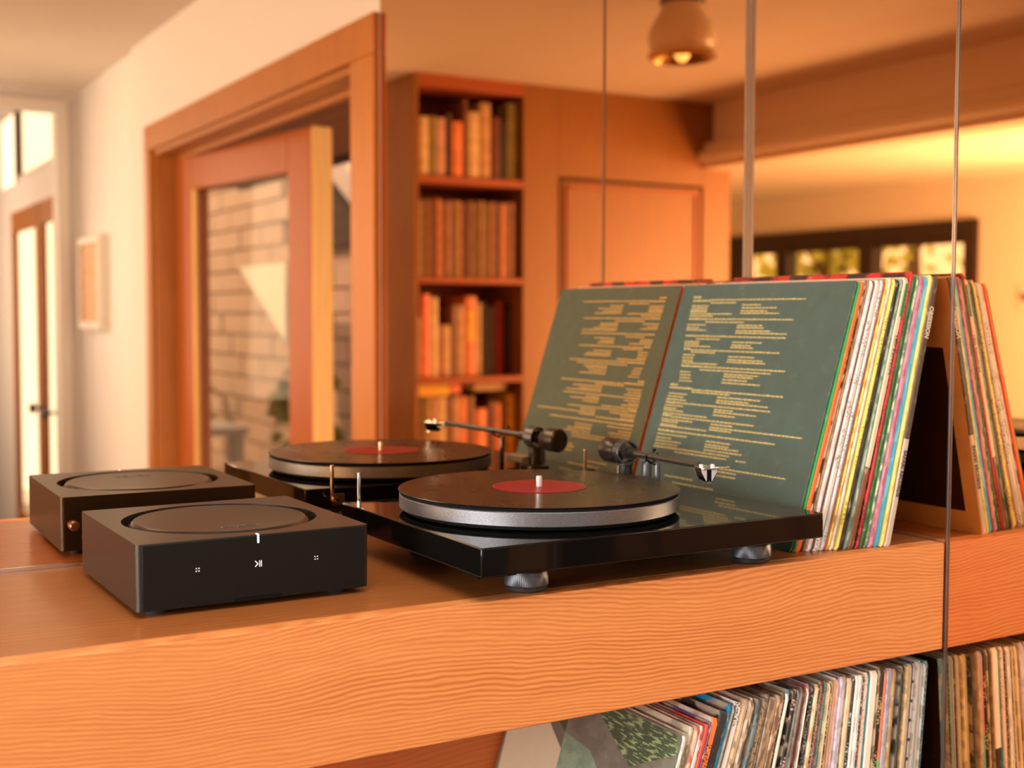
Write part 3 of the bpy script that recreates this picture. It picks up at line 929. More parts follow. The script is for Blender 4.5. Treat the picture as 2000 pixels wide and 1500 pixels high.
shrub((1.05, -6.9, FZ), 0.2, 'long leafed shrub against the garden wall', 5)
shrub((1.1, -4.85, FZ), 0.1, 'smaller shrub in front of the garden wall', 6)
t = thing('garden_table', 'low pale table on the patio under the glazed door', 'table', (0.62, -5.6, FZ))
bx('tabletop', (-0.35, 0.35, -0.5, 0.5, 0.72, 0.76), M['paving'], t, 0.004)
for sx in (-0.3, 0.3):
    for sy in (-0.45, 0.45):
        bx('leg', (sx - 0.03, sx + 0.03, sy - 0.03, sy + 0.03, 0, 0.72), M['paving'], t)

# ------------------------------------------------------------------ built-in shelf
sh = thing('wall_shelf', 'long orange fir shelf with a deep grained front under the mirrors', 'shelf', (-0.004, 0, 0))
D, H = 0.3555, 0.1250
bx('top_board', (-2.4, 0.0, -D + 0.019, -0.0005, -0.022, 0.0), M['top'], sh, 0.0006)
bx('fascia', (-2.4, 0.0, -D, -D + 0.019, -H, -0.0003), M['fascia'], sh, 0.0012)
bx('under_board', (-2.4, 0.0, -D + 0.02, -0.0005, -0.110, -0.092), M['inner'], sh)
bx('bottom_board', (-2.4, 0.0, -D, -0.0005, -0.480, -0.4605), M['inner'], sh, 0.001)
bx('back_board', (-2.4, 0.0, -0.0045, -0.0005, -0.4605, -0.110), M['inner'], sh)

# ------------------------------------------------------------------ record sleeves
def sleeve_mesh(w, h, d, worn=0.0, rng=random):
    """Local: thickness in x from 0 to w, spine at y=0, z up. Slots: spine, cover, card edge."""
    bm = bmesh.new()
    c = min(0.0011, w * 0.28)
    zs = [0.0, 0.004, h * 0.25, h * 0.5, h * 0.75, h - 0.005, h]
    rings = []
    for z in zs:
        dz = (0.0022 if z in (0.0, h) else 0.0) + rng.uniform(0, 0.0006)
        e = 0.9 if z in (0.0, h) else 1.0
        xs = [(0, d), (0, dz + c * 1.3), (w * 0.5 - (w * 0.5 - c) * e, dz), (w * 0.5 + (w * 0.5 - c) * e, dz), (w, dz + c * 1.3), (w, d)]
        rings.append([bm.verts.new((px, py, z)) for px, py in xs])
    mi = [1, 0, 0, 0, 1, 2]
    for a, b in zip(rings, rings[1:]):
        for i in range(6):
            j = (i + 1) % 6
            bm.faces.new([a[i], a[j], b[j], b[i]]).material_index = mi[i]
    bm.faces.new(rings[0]).material_index = 2
    bm.faces.new(rings[-1]).material_index = 2
    return bm


def hexs(s):
    return srgb(int(s[0:2], 16), int(s[2:4], 16), int(s[4:6], 16))


smat = {}
def sm(c1, c2, style, wear=0.35, split=0.16):
    k = (c1, c2, style, wear, split)
    if k not in smat:
        smat[k] = spine('sleeve_print', hexs(c1), hexs(c2) if c2 else None, style, wear, split)
    return smat[k]


def sleeve(w, x, y, z, lean, yaw, mats, label, group, h=0.315, d=0.310):
    o = link('record_sleeve', sleeve_mesh(w, h, d), mats)
    o.location = (x, y, z)
    o.rotation_euler = (0, lean, yaw)
    return tag(o, label, 'record sleeve', group)


# --- the leaning stack on the shelf
TB = [-.1262, -.1239, -.1213, -.1155, -.1120, -.1098, -.1048, -.1038, -.0968, -.0924, -.0900, -.0872, -.0831, -.0787, -.0726, -.0689, -.0612, -.0567, -.0513, -.0477, -.0415, -.0344, -.0299, -.0216]
UP = [  # spine colour, second colour, style, cover colour, description
    ('3E4743', '585450', 'mottle', '3F544E', 'dark green sleeve with gold credits filling its back'),
    ('12A552', None, 'plain', '1C8A48', 'bright green spined sleeve'),
    ('FF6D14', None, 'plain', 'F2823A', 'bright orange spined sleeve'),
    ('D9CFC6', '3A2C28', 'mottle', 'C8B49C', 'torn white and black spined sleeve'),
    ('B48A58', '7A5A3A', 'mottle', 'A88458', 'tan card spined sleeve'),
    ('F2ECEA', 'D4C6C0', 'mottle', 'D8C8C0', 'worn white spined sleeve beside the tan one'),
    ('6A4438', None, 'plain', '7A5A50', 'thin brown spined sleeve'),
    ('E6E2DC', '9A9088', 'text', 'DCD4CC', 'white spined sleeve with small grey lettering'),
    ('CDD2D4', '8A9088', 'text', 'C4C4C0', 'pale blue grey spined sleeve'),
    ('8A5A52', 'C45048', 'mottle', 'A89484', 'thin brownish red spined sleeve'),
    ('F6E66A', 'C89A2A', 'mottle', 'D8B850', 'bright yellow and gold worn sleeve'),
    ('F0DCCB', 'D8B8A0', 'mottle', 'DCC8B4', 'cream pink spined sleeve'),
    ('E6E070', 'A8A23A', 'text', 'C8C060', 'lemon yellow spined sleeve'),
    ('3A2E2C', '16120F', 'mottle', '40342E', 'blackish brown spined sleeve'),
    ('9DAF98', '5C7A66', 'mottle', '8AA08A', 'sage green mottled spined sleeve'),
    ('E8D8BC', '84543A', 'half', 'D8C8A8', 'cream spined sleeve with a green sticker'),
    ('C21A26', '6A0A10', 'text', '3A1A18', 'crimson spined sleeve standing a little taller'),
    ('2F7A36', '1E5A2A', 'mottle', '3A6A3A', 'deep green spined sleeve'),
    ('5A8064', 'C8CFA8', 'mottle', '78907A', 'grey green spined sleeve'),
    ('D889A0', 'B8607A', 'mottle', 'C898A4', 'pink spined sleeve'),
    ('45BDF0', '7AD4F4', 'mottle', '4AAEDC', 'sky blue spined sleeve'),
    ('F2E884', 'D8C860', 'mottle', 'E0D484', 'pale yellow spined sleeve'),
    ('4A3E38', 'C9BDB4', 'half', 'C89C68', 'black and grey lettered sleeve leaning on the side mirror'),
]
n = len(UP)
xb0, xb1 = -.2040, -.0758
ups = []
for i, (c1, c2, st, cc, desc) in enumerate(UP):
    f = (TB[i] - TB[0]) / (TB[-1] - TB[0])
    xt, xb = TB[i], xb0 + (xb1 - xb0) * f
    lean = math.atan((xt - xb) / .2434)
    w = max((TB[i + 1] - TB[i]) * math.cos(lean) - 0.0002, 0.0009)
    ybase = -.3150 - .027 * i / (n - 1) + (0 if i in (0,) else random.uniform(-0.0015, 0.0015))
    hh = 0.3165 if i != 16 else 0.3230
    hh += 0 if i == 0 else random.uniform(-0.002, 0.001)
    split = {15: 0.095, 22: 0.125}.get(i, 0.16)
    cover = sm(cc, 'C02A22' if i == 16 else None, 'mottle' if i == 16 else 'plain', 0.02 if i == 0 else 0.12)
    o = sleeve(w, xb, ybase, 0.0008, lean, 0.016 * (1 - i / n), [sm(c1, c2, st, 0.12 if i in (1, 2, 16, 20) else 0.4, split), cover, sm(c1, None, 'plain', 0.6) if i in (1, 2, 20) else M['card_edge']],
               desc + ' in the leaning stack', 'record sleeves leaning on the shelf', hh)
    ups.append((o, w, hh))

# credits on the back of the front sleeve: (u0, u1, v, bold) in mm from the spine edge and from the top
TXT = [(284, 268, 17, 1), (283, 246, 22, 1), (246, 74, 21, 0), (246, 196, 25, 0), (283, 249, 29, 0), (282, 249, 32, 0), (283, 250, 35, 0), (283, 250, 37, 0), (282, 200, 40, 0), (282, 235, 43, 0), (184, 150, 28, 0), (184, 121, 32, 0), (184, 136, 36, 0), (184, 114, 39, 0), (282, 248, 47, 1), (248, 87, 47, 0), (247, 173, 51, 0), (283, 245, 55, 0), (282, 257, 59, 0), (282, 242, 62, 0), (184, 138, 55, 0), (184, 134, 58, 0), (184, 121, 62, 0), (184, 92, 65, 0), (280, 258, 70, 1), (258, 92, 70, 0), (257, 210, 74, 0), (279, 249, 78, 0), (278, 249, 81, 0), (278, 224, 84, 0), (185, 130, 77, 0), (185, 150, 81, 0), (186, 143, 84, 0), (277, 263, 88, 1), (262, 96, 89, 0), (261, 212, 92, 0), (275, 251, 96, 0), (275, 253, 100, 0), (274, 252, 104, 0), (273, 203, 107, 0), (186, 138, 96, 0), (186, 122, 100, 0), (186, 116, 103, 0), (273, 234, 111, 1), (234, 79, 111, 0), (234, 102, 115, 0), (272, 251, 119, 0), (271, 249, 123, 0), (270, 248, 127, 0), (270, 243, 131, 0), (185, 122, 119, 0), (185, 131, 122, 0), (186, 140, 126, 0), (186, 116, 130, 0), (285, 270, 137, 1), (285, 239, 141, 1), (239, 72, 142, 0), (239, 165, 145, 0), (284, 247, 149, 0), (285, 252, 153, 0), (286, 245, 157, 0), (187, 108, 149, 0), (187, 127, 153, 0), (187, 93, 156, 0), (285, 261, 161, 1), (261, 87, 161, 0), (286, 248, 165, 0), (286, 260, 169, 0), (286, 245, 172, 0), (285, 197, 176, 0), (187, 152, 165, 0), (187, 108, 168, 0), (187, 145, 172, 0), (285, 267, 179, 1), (267, 108, 180, 0), (285, 222, 184, 0), (284, 250, 187, 0), (284, 252, 191, 0), (285, 191, 193, 0), (186, 145, 184, 0), (187, 25, 188, 0), (187, 145, 191, 0), (286, 256, 199, 1), (256, 66, 199, 0), (286, 226, 204, 0), (286, 255, 209, 0), (286, 233, 213, 0), (286, 239, 217, 0), (287, 240, 221, 1), (242, 138, 221, 0), (242, 142, 225, 0), (187, 141, 206, 0), (187, 143, 210, 0), (187, 124, 213, 0), (187, 117, 217, 0), (125, 107, 225, 0), (151, 35, 237, 0), (156, 118, 241, 0), (152, 117, 246, 0), (249, 194, 257, 0), (231, 150, 264, 0)]
M['gold_ink'] = plain('gold_ink', srgb(206, 182, 112), 0.5)
front, fw_, fh = ups[0]
bm = bmesh.new()
rng = random.Random(11)
def quad(u0, u1, v0, v1):
    bm.faces.new([bm.verts.new((-0.00012, a / 1000, fh - b / 1000)) for a, b in ((u0, v0), (u1, v0), (u1, v1), (u0, v1))])
for u0, u1, v, bold in TXT:
    u = u0
    hgt = 1.35 if bold else 1.05
    while u > u1 + 0.4:
        word = rng.uniform(3.0, 9.5)
        e = max(u - word, u1)
        while u > e:
            lw = rng.choice((0.75, 0.95, 1.15, 1.4))
            tall = rng.random() < 0.35
            quad(u, max(u - lw, e), v - hgt * (1.25 if tall else 0.8), v + hgt * 0.75)
            u -= lw + (0.12 if bold else 0.22)
        u = e - rng.uniform(0.7, 1.2)
tx = link('printed_credits', bm, M['gold_ink'], front)
tx['label'] = 'gold printed credits'

def letters(txt, size, parent, loc, rot, m, name='lettering', ext=0.00008, align='CENTER', sx=1.0, bold=0.0):
    c = bpy.data.curves.new(name, 'FONT')
    c.body, c.size, c.extrude = txt, size, ext
    c.align_x, c.align_y = align, 'CENTER'
    c.resolution_u = 3
    c.offset = bold
    c.materials.append(m)
    tmp = bpy.data.objects.new('tmp_text', c)
    COL.objects.link(tmp)
    me = bpy.data.meshes.new_from_object(tmp.evaluated_get(bpy.context.evaluated_depsgraph_get()))
    bpy.data.objects.remove(tmp)
    bpy.data.curves.remove(c)
    if not me.materials: me.materials.append(m)
    o = bpy.data.objects.new(name, me)
    COL.objects.link(o)
    o.parent = parent
    o.location = loc
    o.rotation_euler = rot
    o.scale = (sx, 1, 1)
    return o


M['ink_white'] = plain('white_ink', srgb(226, 216, 204), 0.5)
M['ink_dark'] = plain('dark_ink', srgb(60, 50, 44), 0.5)
M['sticker'] = plain('green_sticker', srgb(20, 140, 70), 0.45)
# spine lettering reads downwards, facing -y
o, w, hh = ups[22]
letters('OBSESSION', 0.0092, o, (w * 0.50, -0.0003, 0.262), (PI / 2, PI / 2, 0), M['ink_white'], 'spine_lettering', sx=0.80, bold=0.00032)
bx('cover_picture', (w - 0.0002, w + 0.0002, 0.022, 0.290, 0.028, 0.232), plain('dark_cover_print', srgb(46, 22, 10), 0.5), o)
letters('SAFARI RECORDS', 0.0066, o, (w * 0.48, -0.0003, 0.085), (PI / 2, PI / 2, 0), M['ink_dark'], 'spine_lettering', sx=1.05, bold=0.0002)
o, w, hh = ups[15]
letters('LED ZEPPELIN', 0.0050, o, (w * 0.72, -0.0003, 0.226), (PI / 2, PI / 2, 0), M['ink_dark'], 'spine_lettering', sx=1.5)
bx('sticker', (w * 0.45, w * 0.95, -0.0004, 0.0003, hh - 0.045, hh - 0.006), M['sticker'], o)

# --- the row in the compartment below
LX = [-.3682, -.3615, -.3562, -.3508, -.3454, -.3399, -.3372, -.3283, -.3166, -.3104, -.3076, -.2985, -.2921, -.2879, -.2829, -.2772, -.2715, -.2686, -.2571, -.2484, -.2462, -.2418, -.2359, -.2293, -.2211, -.2189, -.2151, -.2129, -.2107, -.2046, -.1994, -.194, -.1902, -.1872, -.1834, -.1803, -.178, -.1757, -.1711, -.1688, -.1664, -.161, -.1532, -.1501, -.1453, -.1406, -.1367, -.1327, -.1271, -.1239, -.1175, -.1135, -.103, -.0989, -.0949, -.0892, -.0851, -.0776, -.0735, -.066, -.0635, -.056, -.0543, -.0493, -.0425, -.04, -.0357, -.0323, -.0298, -.0255, -.0229, -.0152]
LC = [
    ('B8BCA8', '8A9480', 'mottle', 'sage grey'), ('C8BCA4', '8A7A5A', 'mottle', 'olive tan'), ('E0B8A8', 'C85A48', 'mottle', 'pinkish torn'), ('D8CCC4', 'B04A40', 'mottle', 'white and red worn'),
    ('D0453A', None, 'plain', 'red'), ('6A4A7A', None, 'plain', 'thin purple'), ('F07C3C', '7A3418', 'text', 'orange lettered'), ('2A2A2C', 'B8B8B4', 'half', 'black and silver photo'),
    ('1E86B8', '0E5A8A', 'text', 'blue lettered'), ('3A3A36', None, 'plain', 'thin charcoal'), ('F4F2F0', '5A5A5A', 'text', 'white with fine lettering'), ('C8A884', '8A6A48', 'mottle', 'tan card'),
    ('5A4028', 'A8845A', 'mottle', 'brown worn'), ('E0D8C4', '9A8A6C', 'mottle', 'torn cream'), ('6A7E86', '3A4448', 'mottle', 'slate'), ('A89274', '5A4A38', 'speck', 'speckled brown'),
    ('4A3C30', '8A7458', 'mottle', 'dark brown'), ('A88E74', '7A6450', 'mottle', 'broad grey brown'), ('C4A68A', '7A5A3A', 'mottle', 'light brown'), ('22282C', '9A9A94', 'text', 'black lettered'),
    ('E6DCCB', None, 'plain', 'thin cream'), ('A8C4D0', '7AA0B0', 'mottle', 'pale blue'), ('241C1C', 'E0B8B0', 'text', 'black with pink lettering'), ('B0C0C8', '8A9CA4', 'mottle', 'silvery blue'),
    ('6A5040', None, 'plain', 'thin brown'), ('A49AA8', '8A6A78', 'mottle', 'lavender grey'), ('8A3A50', None, 'plain', 'thin maroon'), ('EAE4D0', None, 'plain', 'thin ivory'),
    ('C8929A', '6A5A78', 'half', 'pink over purple'), ('22262C', '8A9AA0', 'speck', 'black speckled'), ('F0D8AC', 'D0A870', 'mottle', 'straw yellow'), ('3A3A34', 'A8A098', 'speck', 'charcoal and white speckled'),
    ('ECE0E0', None, 'plain', 'thin pinkish white'), ('A83A46', 'E0B0A8', 'speck', 'red speckled'), ('5A806C', '1E5A40', 'speck', 'green speckled'), ('D8B890', None, 'plain', 'tan'),
    ('2E2820', 'D8C8B0', 'speck', 'black and cream speckled'), ('DCC4A4', 'C0A080', 'mottle', 'sand'), ('C49A6C', None, 'plain', 'honey brown'), ('E4CCAC', None, 'plain', 'thin sand'),
    ('ECC8D4', 'D8B8A8', 'mottle', 'pale pink'), ('CCC8DC', 'B0AABC', 'mottle', 'lavender'), ('D8B07C', None, 'plain', 'caramel'), ('F0DCB8', 'E0C8A0', 'mottle', 'vanilla'),
    ('F2E4CC', None, 'plain', 'cream beside the vanilla'), ('1E2422', '9AC8CC', 'text', 'black with teal lettering'), ('F0E8D8', None, 'plain', 'bone white'), ('F2EEEA', 'D0C8CC', 'mottle', 'white'),
    ('3A2A24', 'B8A890', 'speck', 'chocolate'), ('F2DCD0', 'C0A890', 'text', 'shell pink lettered'), ('1A98B8', None, 'plain', 'teal blue'), ('F4E8DC', '3A2C28', 'half', 'broad cream with a dark foot'),
    ('3A2C24', '8A7460', 'speck', 'dark speckled'), ('DCCCAC', '8A7458', 'mottle', 'putty'), ('16140F', 'C8B888', 'text', 'black with gold lettering'), ('F4865A', '7ABE72', 'half', 'orange over green'),
    ('B8B0BC', '9A94A4', 'mottle', 'mauve grey'), ('B4902E', 'A07840', 'mottle', 'gold'), ('9C98B4', '786A88', 'mottle', 'bluish lavender'), ('30342C', None, 'plain', 'thin black green'),
    ('D8D8CC', 'E0DE98', 'mottle', 'pale grey green'), ('3A2A10', None, 'plain', 'thin dark brown'), ('E0C498', 'B89A68', 'mottle', 'mottled straw'), ('B8C0A0', 'D0A0B0', 'speck', 'sage and pink speckled'),
    ('34365C', None, 'plain', 'thin navy'), ('D4CCD4', '3A3438', 'bands', 'white with black bands'), ('B49C88', None, 'plain', 'fawn'), ('86BCCC', None, 'plain', 'aqua'),
    ('CCC8D0', None, 'plain', 'silver grey'), ('1E2C2A', '6A8A90', 'speck', 'thin dark teal'), ('5A9CC4', 'A8BCC8', 'mottle', 'sky blue mottled'),
]
ZB = -0.4600
m_ = len(LC)
zrow = [-.175 - .056 * (i / m_) for i in range(m_)]
for i in range(m_):
    c1, c2, st, desc = LC[i]
    f = i / (m_ - 1)
    lean = math.radians(19.0 * (1 - f) ** 2.2 + 4.6)
    if i < 7: lean = math.radians(18.0)
    x = LX[i]
    zr = -.1836 - .048 * f if i > 14 else -.182
    w = (LX[i + 1] - LX[i]) * math.cos(lean) - 0.0002
    h = (-.1412 - ZB) / math.cos(math.radians(4.6)) if f > 0.35 else None
    top = -.1415 - .006 * max(0, (0.6 - f)) / 0.6
    if i < 12: top = -.1625 + .0015 * i - (0.006 if i < 7 else 0)
    h = (top - ZB) / math.cos(lean) + random.uniform(-0.003, 0.0015)
    xb = x - (zr - ZB) * math.tan(lean)
    yb = -.3420 + random.uniform(-0.004, 0.003) + (0.004 if i < 12 else 0)
    kinks = {7: 0.235, 28: 0.20, 51: 0.195, 55: 0.215}
    sleeve(w, xb, yb, ZB + 0.0004, lean, 0.0, [sm(c1, c2, st, 0.5, kinks.get(i, 0.22)), sm('2A1A14', None, 'plain', 0.1) if i == m_ - 1 else sm(c1 if i % 3 else 'C8C0B4', 'A89884', 'mottle', 0.25), sm(c1, c2, 'mottle', 0.7)],  # last cover darkened for the shadow between it and the mirror
           f'{desc} spine, {ordinal(m_ - i)} sleeve from the side mirror, lower row', 'record sleeves under the shelf', h, 0.318)

# front sleeve of the lower row: grey green floor with a patterned rug, cream corner
fs_w = 0.004
fl = math.radians(17.6)
fo = sleeve(fs_w, -0.3755 - (-.195 - ZB) * math.tan(fl) - 0.001, -0.340, ZB + 0.0004, fl, -0.01,
            [sm('D8DCD4', 'A8B8A8', 'mottle', 0.4), sm('6E6C60', '78786C', 'mottle', 0.1), M['card_edge']],
            'grey green sleeve with a patterned rug picture at the end of the lower row', 'record sleeves under the shelf', 0.302, 0.330)
def patch(name, pts, m, lift):
    bm_ = bmesh.new(); bm_.faces.new([bm_.verts.new((-lift, y, z)) for y, z in pts]); return link(name, bm_, m, fo)
Ht = 0.302
patch('picture_cream', [(0.315, 0.0), (0.330, Ht - 0.012), (0.262, Ht - 0.040), (0.205, Ht - 0.075), (0.190, 0.0)], plain('cream_print', srgb(214, 204, 172), 0.5), 0.00010)
patch('picture_board', [(0.330, Ht - 0.002), (0.210, Ht - 0.002), (0.205, Ht - 0.055), (0.262, Ht - 0.030), (0.330, Ht - 0.010)], sm('7A7040', '5A5434', 'mottle', 0.1), 0.00012)
patch('picture_stage', [(0.205, Ht - 0.055), (0.205, 0.0), (0.0, 0.0), (0.06, Ht - 0.12), (0.15, Ht - 0.06)], sm('7A9480', '8AA48C', 'mottle', 0.1), 0.00011)
patch('picture_rug', [(0.160, Ht - 0.002), (0.012, Ht - 0.002), (0.004, Ht - 0.020), (0.075, Ht - 0.055), (0.160, Ht - 0.012)], spine('rug_print', hexs('4A5844'), hexs('90A876'), 'speck', 0.1), 0.00014)

# ------------------------------------------------------------------ amplifier
AZ = 0.0060
am = thing('amplifier', 'black square stereo amplifier with a round dish in its top', 'amplifier', (-0.79982, -0.16022, 0.0), 0.0105)
hw, AH = 0.1085, 0.0590
# body: rounded vertical edges on the left front, lathe-cut well in the top plate
def rounded_rect(hx, hy, r, seg=6):
    pts = []
    for cx, cy, a0, rr in ((hx, hy, 0, r), (-hx, hy, 90, r), (-hx, -hy, 180, r), (hx, -hy, 270, r)):
        for k in range(seg + 1):
            a = math.radians(a0 + 90 * k / seg)
            pts.append((cx - math.copysign(rr, cx) + rr * math.cos(a), cy - math.copysign(rr, cy) + rr * math.sin(a)))
    return pts
bm = bmesh.new()
RO = 0.0925
NN = 96
rr_ = rounded_rect(hw, hw, 0.0045, 8)
def ray_rect(a):
    """point on the rounded rectangle at bearing a"""
    best = None
    d = Vector((math.cos(a), math.sin(a)))
    for p, q in zip(rr_, rr_[1:] + rr_[:1]):
        p_, q_ = Vector(p), Vector(q)
        e = q_ - p_
        den = d.x * e.y - d.y * e.x
        if abs(den) < 1e-12: continue
        t = (p_.x * e.y - p_.y * e.x) / den
        s = (p_.x * d.y - p_.y * d.x) / den
        if t > 0 and -1e-6 <= s <= 1 + 1e-6: best = d * t
    return best
angs = sorted({2 * PI * k / NN for k in range(NN)} | {math.atan2(p[1], p[0]) % (2 * PI) for p in rr_})
outer_t = [bm.verts.new((*ray_rect(a), AZ + AH)) for a in angs]
outer_b = [bm.verts.new((*ray_rect(a), AZ)) for a in angs]
ring = [bm.verts.new((RO * math.cos(a), RO * math.sin(a), AZ + AH)) for a in angs]
ring_b = [bm.verts.new((RO * math.cos(a), RO * math.sin(a), AZ + AH - 0.010)) for a in angs]
K = len(angs)
for i in range(K):
    j = (i + 1) % K
    bm.faces.new([outer_t[i], outer_t[j], ring[j], ring[i]])
    bm.faces.new([ring[i], ring[j], ring_b[j], ring_b[i]])
    bm.faces.new([outer_b[i], outer_b[j], outer_t[j], outer_t[i]])
bm.faces.new(ring_b)
bm.faces.new(outer_b)
body = link('body', bm, M['black_plastic'], am, 0.0005, 2)
for p in body.data.polygons: p.use_smooth = False
bm = bmesh.new()
lathe(bm, [(0.0888, AZ + AH - 0.0098), (0.0878, AZ + AH - 0.007), (0.0822, AZ + AH - 0.0004), (0.0815, AZ + AH), (0.06, AZ + AH - 0.0012), (0.03, AZ + AH - 0.0020), (0.0, AZ + AH - 0.0022)], n=128)
link('top_dish', bm, M['black_plastic'], am)
letters('SONOS', 0.0095, am, (0.004, -0.0505, AZ + AH - 0.0013), (0, 0, 0), M['logo'], 'logo', ext=0.0004, sx=1.25)
bx('front_panel', (-hw + 0.005, hw - 0.0045, -hw - 0.0006, -hw + 0.0005, AZ + 0.0004, AZ + AH - 0.0012), M['black_front'], am, 0.0003)
bm = bmesh.new()
box(bm, -0.0007, 0.0007, -hw - 0.0010, -hw - 0.0004, AZ + AH - 0.0075, AZ + AH - 0.0002)
box(bm, -0.0007, 0.0007, -hw - 0.0010, -hw + 0.0045, AZ + AH - 0.0004, AZ + AH + 0.0003)
led = link('status_light', bm, M['white_led'], am); led['label'] = 'glowing white status light'
sy = -hw - 0.0008
def mark(name, boxes):
    bm_ = bmesh.new()
    for x0, x1, z0, z1 in boxes: box(bm_, x0, x1, sy - 0.0001, sy + 0.0003, AZ + z0, AZ + z1)
    return link(name, bm_, M['white_mark'], am)
zc = 0.0325
bm = bmesh.new()
for s in (1, -1):
    a, b = Vector((-0.0030, zc + s * 0.0026)), Vector((-0.0004, zc))
    nrm = Vector((-(b - a).y, (b - a).x)).normalized() * 0.00035
    q = [a + nrm, b + nrm, b - nrm, a - nrm]
    prism(bm, [(p.x, AZ + p.y) for p in q], 'Y', sy - 0.0001, sy + 0.0003)
box(bm, 0.0009, 0.0015, sy - 0.0001, sy + 0.0003, AZ + zc - 0.0028, AZ + zc + 0.0028)
box(bm, 0.0025, 0.0031, sy - 0.0001, sy + 0.0003, AZ + zc - 0.0028, AZ + zc + 0.0028)
link('play_pause_mark', bm, M['white_mark'], am)
for cx in (-0.0555, 0.0555):
    bm = bmesh.new()
    for ax in (-0.0012, 0.0012):
        for az in (-0.0012, 0.0012):
            lathe(bm, [(0, -0.0001), (0.00052, -0.0001), (0.00052, 0.0003), (0, 0.0003)], (cx + ax, sy, AZ + zc + az), 12, 'Y', cap=False)
    link('volume_mark', bm, M['white_mark'], am)
bx('cable_slot', (-0.022, 0.022, -hw - 0.0009, -hw, AZ, AZ + 0.0036), M['black_dull'], am)
for fx in (-0.085, 0.085):
    for fy in (-0.085, 0.085):
        bm = bmesh.new(); lathe(bm, [(0.010, 0.0), (0.011, 0.003), (0.011, AZ)], (fx, fy, 0), 24); link('foot', bm, M['black_rubber'], am)
for k, px in enumerate((-0.098, -0.074, 0.060, 0.084)):
    bm = bmesh.new()
    lathe(bm, [(0.0045, 0.0), (0.0045, 0.010), (0.0058, 0.011), (0.0058, 0.020), (0.004, 0.023), (0, 0.0235)], (px, hw, AZ + 0.030), 20, 'Y')
    link('speaker_plug', bm, plain('copper_plug', (0.22, 0.13, 0.09), 0.35, metal=0.8), am)

# ------------------------------------------------------------------ turntable
TX, TY = -0.42190, -0.21650
tt = thing('turntable', 'glossy black turntable with a silver platter and a straight tonearm', 'turntable', (TX, TY, 0), 0.0042)
PZ0, PZ1 = 0.0272, 0.0540
bx('plinth', (-0.2075, 0.2075, -0.160, 0.160, PZ0, PZ1), M['black_gloss'], tt, 0.0016, 3)
bx('rear_bracket', (-0.205, -0.165, -0.150, -0.120, PZ0 - 0.003, PZ0), M['black_dull'], tt)
def foot(x, y):
    bm_ = bmesh.new()
    NF = 96
    prof = [(0.0175, 0.0), (0.0200, 0.0015), (0.0207, 0.0042), (0.0196, 0.0050)]
    lathe(bm_, prof, (x, y, 0), 64, cap=True)
    f_ = link('foot', bm_, M['alloy_dark'], tt)
    bm_ = bmesh.new()
    # knurled ring, hollow at the top
    rings = []
    for rad, z, kn in ((0.0200, 0.0045, 0), (0.0214, 0.0062, 1), (0.0214, 0.0185, 1), (0.0205, 0.0200, 0), (0.0188, 0.0200, 0), (0.0180, 0.0140, 0)):
        rings.append([bm_.verts.new((x + (rad - (0.00035 if kn and i % 2 else 0)) * math.cos(2 * PI * i / 160), y + (rad - (0.00035 if kn and i % 2 else 0)) * math.sin(2 * PI * i / 160), z)) for i in range(160)])
    for a, b in zip(rings, rings[1:]):
        for i in range(160):
            bm_.faces.new([a[i], a[(i + 1) % 160], b[(i + 1) % 160], b[i]])
    link('knurled_ring', bm_, M['alloy_dark'], f_)
    bm_ = bmesh.new(); lathe(bm_, [(0.0180, 0.005), (0.0165, 0.014), (0.0105, 0.0225), (0.0105, PZ0)], (x, y, 0), 40); link('stem', bm_, M['black_rubber'], f_)
for fx, fy in ((-0.1315, -0.112), (0.1490, -0.112), (-0.1315, 0.100), (0.1490, 0.100)):
    foot(fx, fy)
px, py = -0.46420 - TX, -0.20615 - TY
bm = bmesh.new(); lathe(bm, [(0.060, PZ1), (0.140, PZ1 + 0.0002), (0.1455, PZ1 + 0.0020), (0.1455, PZ1 + 0.0058), (0.060, PZ1 + 0.0058)], (px, py, 0), 128); link('sub_platter', bm, M['black_dull'], tt)
bm = bmesh.new(); lathe(bm, [(0.10, 0.0590), (0.1488, 0.0590), (0.1500, 0.0600), (0.1500, 0.0728), (0.1492, 0.0737), (0.10, 0.0737)], (px, py, 0), 160); pl = link('platter', bm, M['platter'], tt)
bm = bmesh.new(); lathe(bm, [(0.0, 0.0738), (0.1480, 0.0738), (0.1480, 0.0766), (0.0, 0.0766)], (px, py, 0), 128, cap=False); link('felt_mat', bm, M['felt'], tt)
bm = bmesh.new(); lathe(bm, [(0.0034, 0.074), (0.0034, 0.0888), (0.0024, 0.0902), (0, 0.0904)], (px, py, 0), 24); link('spindle', bm, M['steel_white'], tt)
# the record itself is lifted off the platter by hand: a thing of its own
rec = thing('vinyl_record', 'black vinyl record with a red label on the turntable', 'record', (-0.46420, -0.20615, 0.0768))
bm = bmesh.new(); lathe(bm, [(0.0036, 0.0), (0.1495, 0.0), (0.1508, 0.0007), (0.1510, 0.0011), (0.1505, 0.0016), (0.1460, 0.00165), (0.0560, 0.0015), (0.0508, 0.0017), (0.0036, 0.0017)], n=160, cap=False)
link('disc', bm, M['vinyl'], rec)
bm = bmesh.new(); lathe(bm, [(0.0036, 0.0018), (0.0502, 0.0018), (0.0502, 0.0021), (0.0036, 0.0021)], n=96, cap=False); link('centre_label', bm, M['label'], rec)

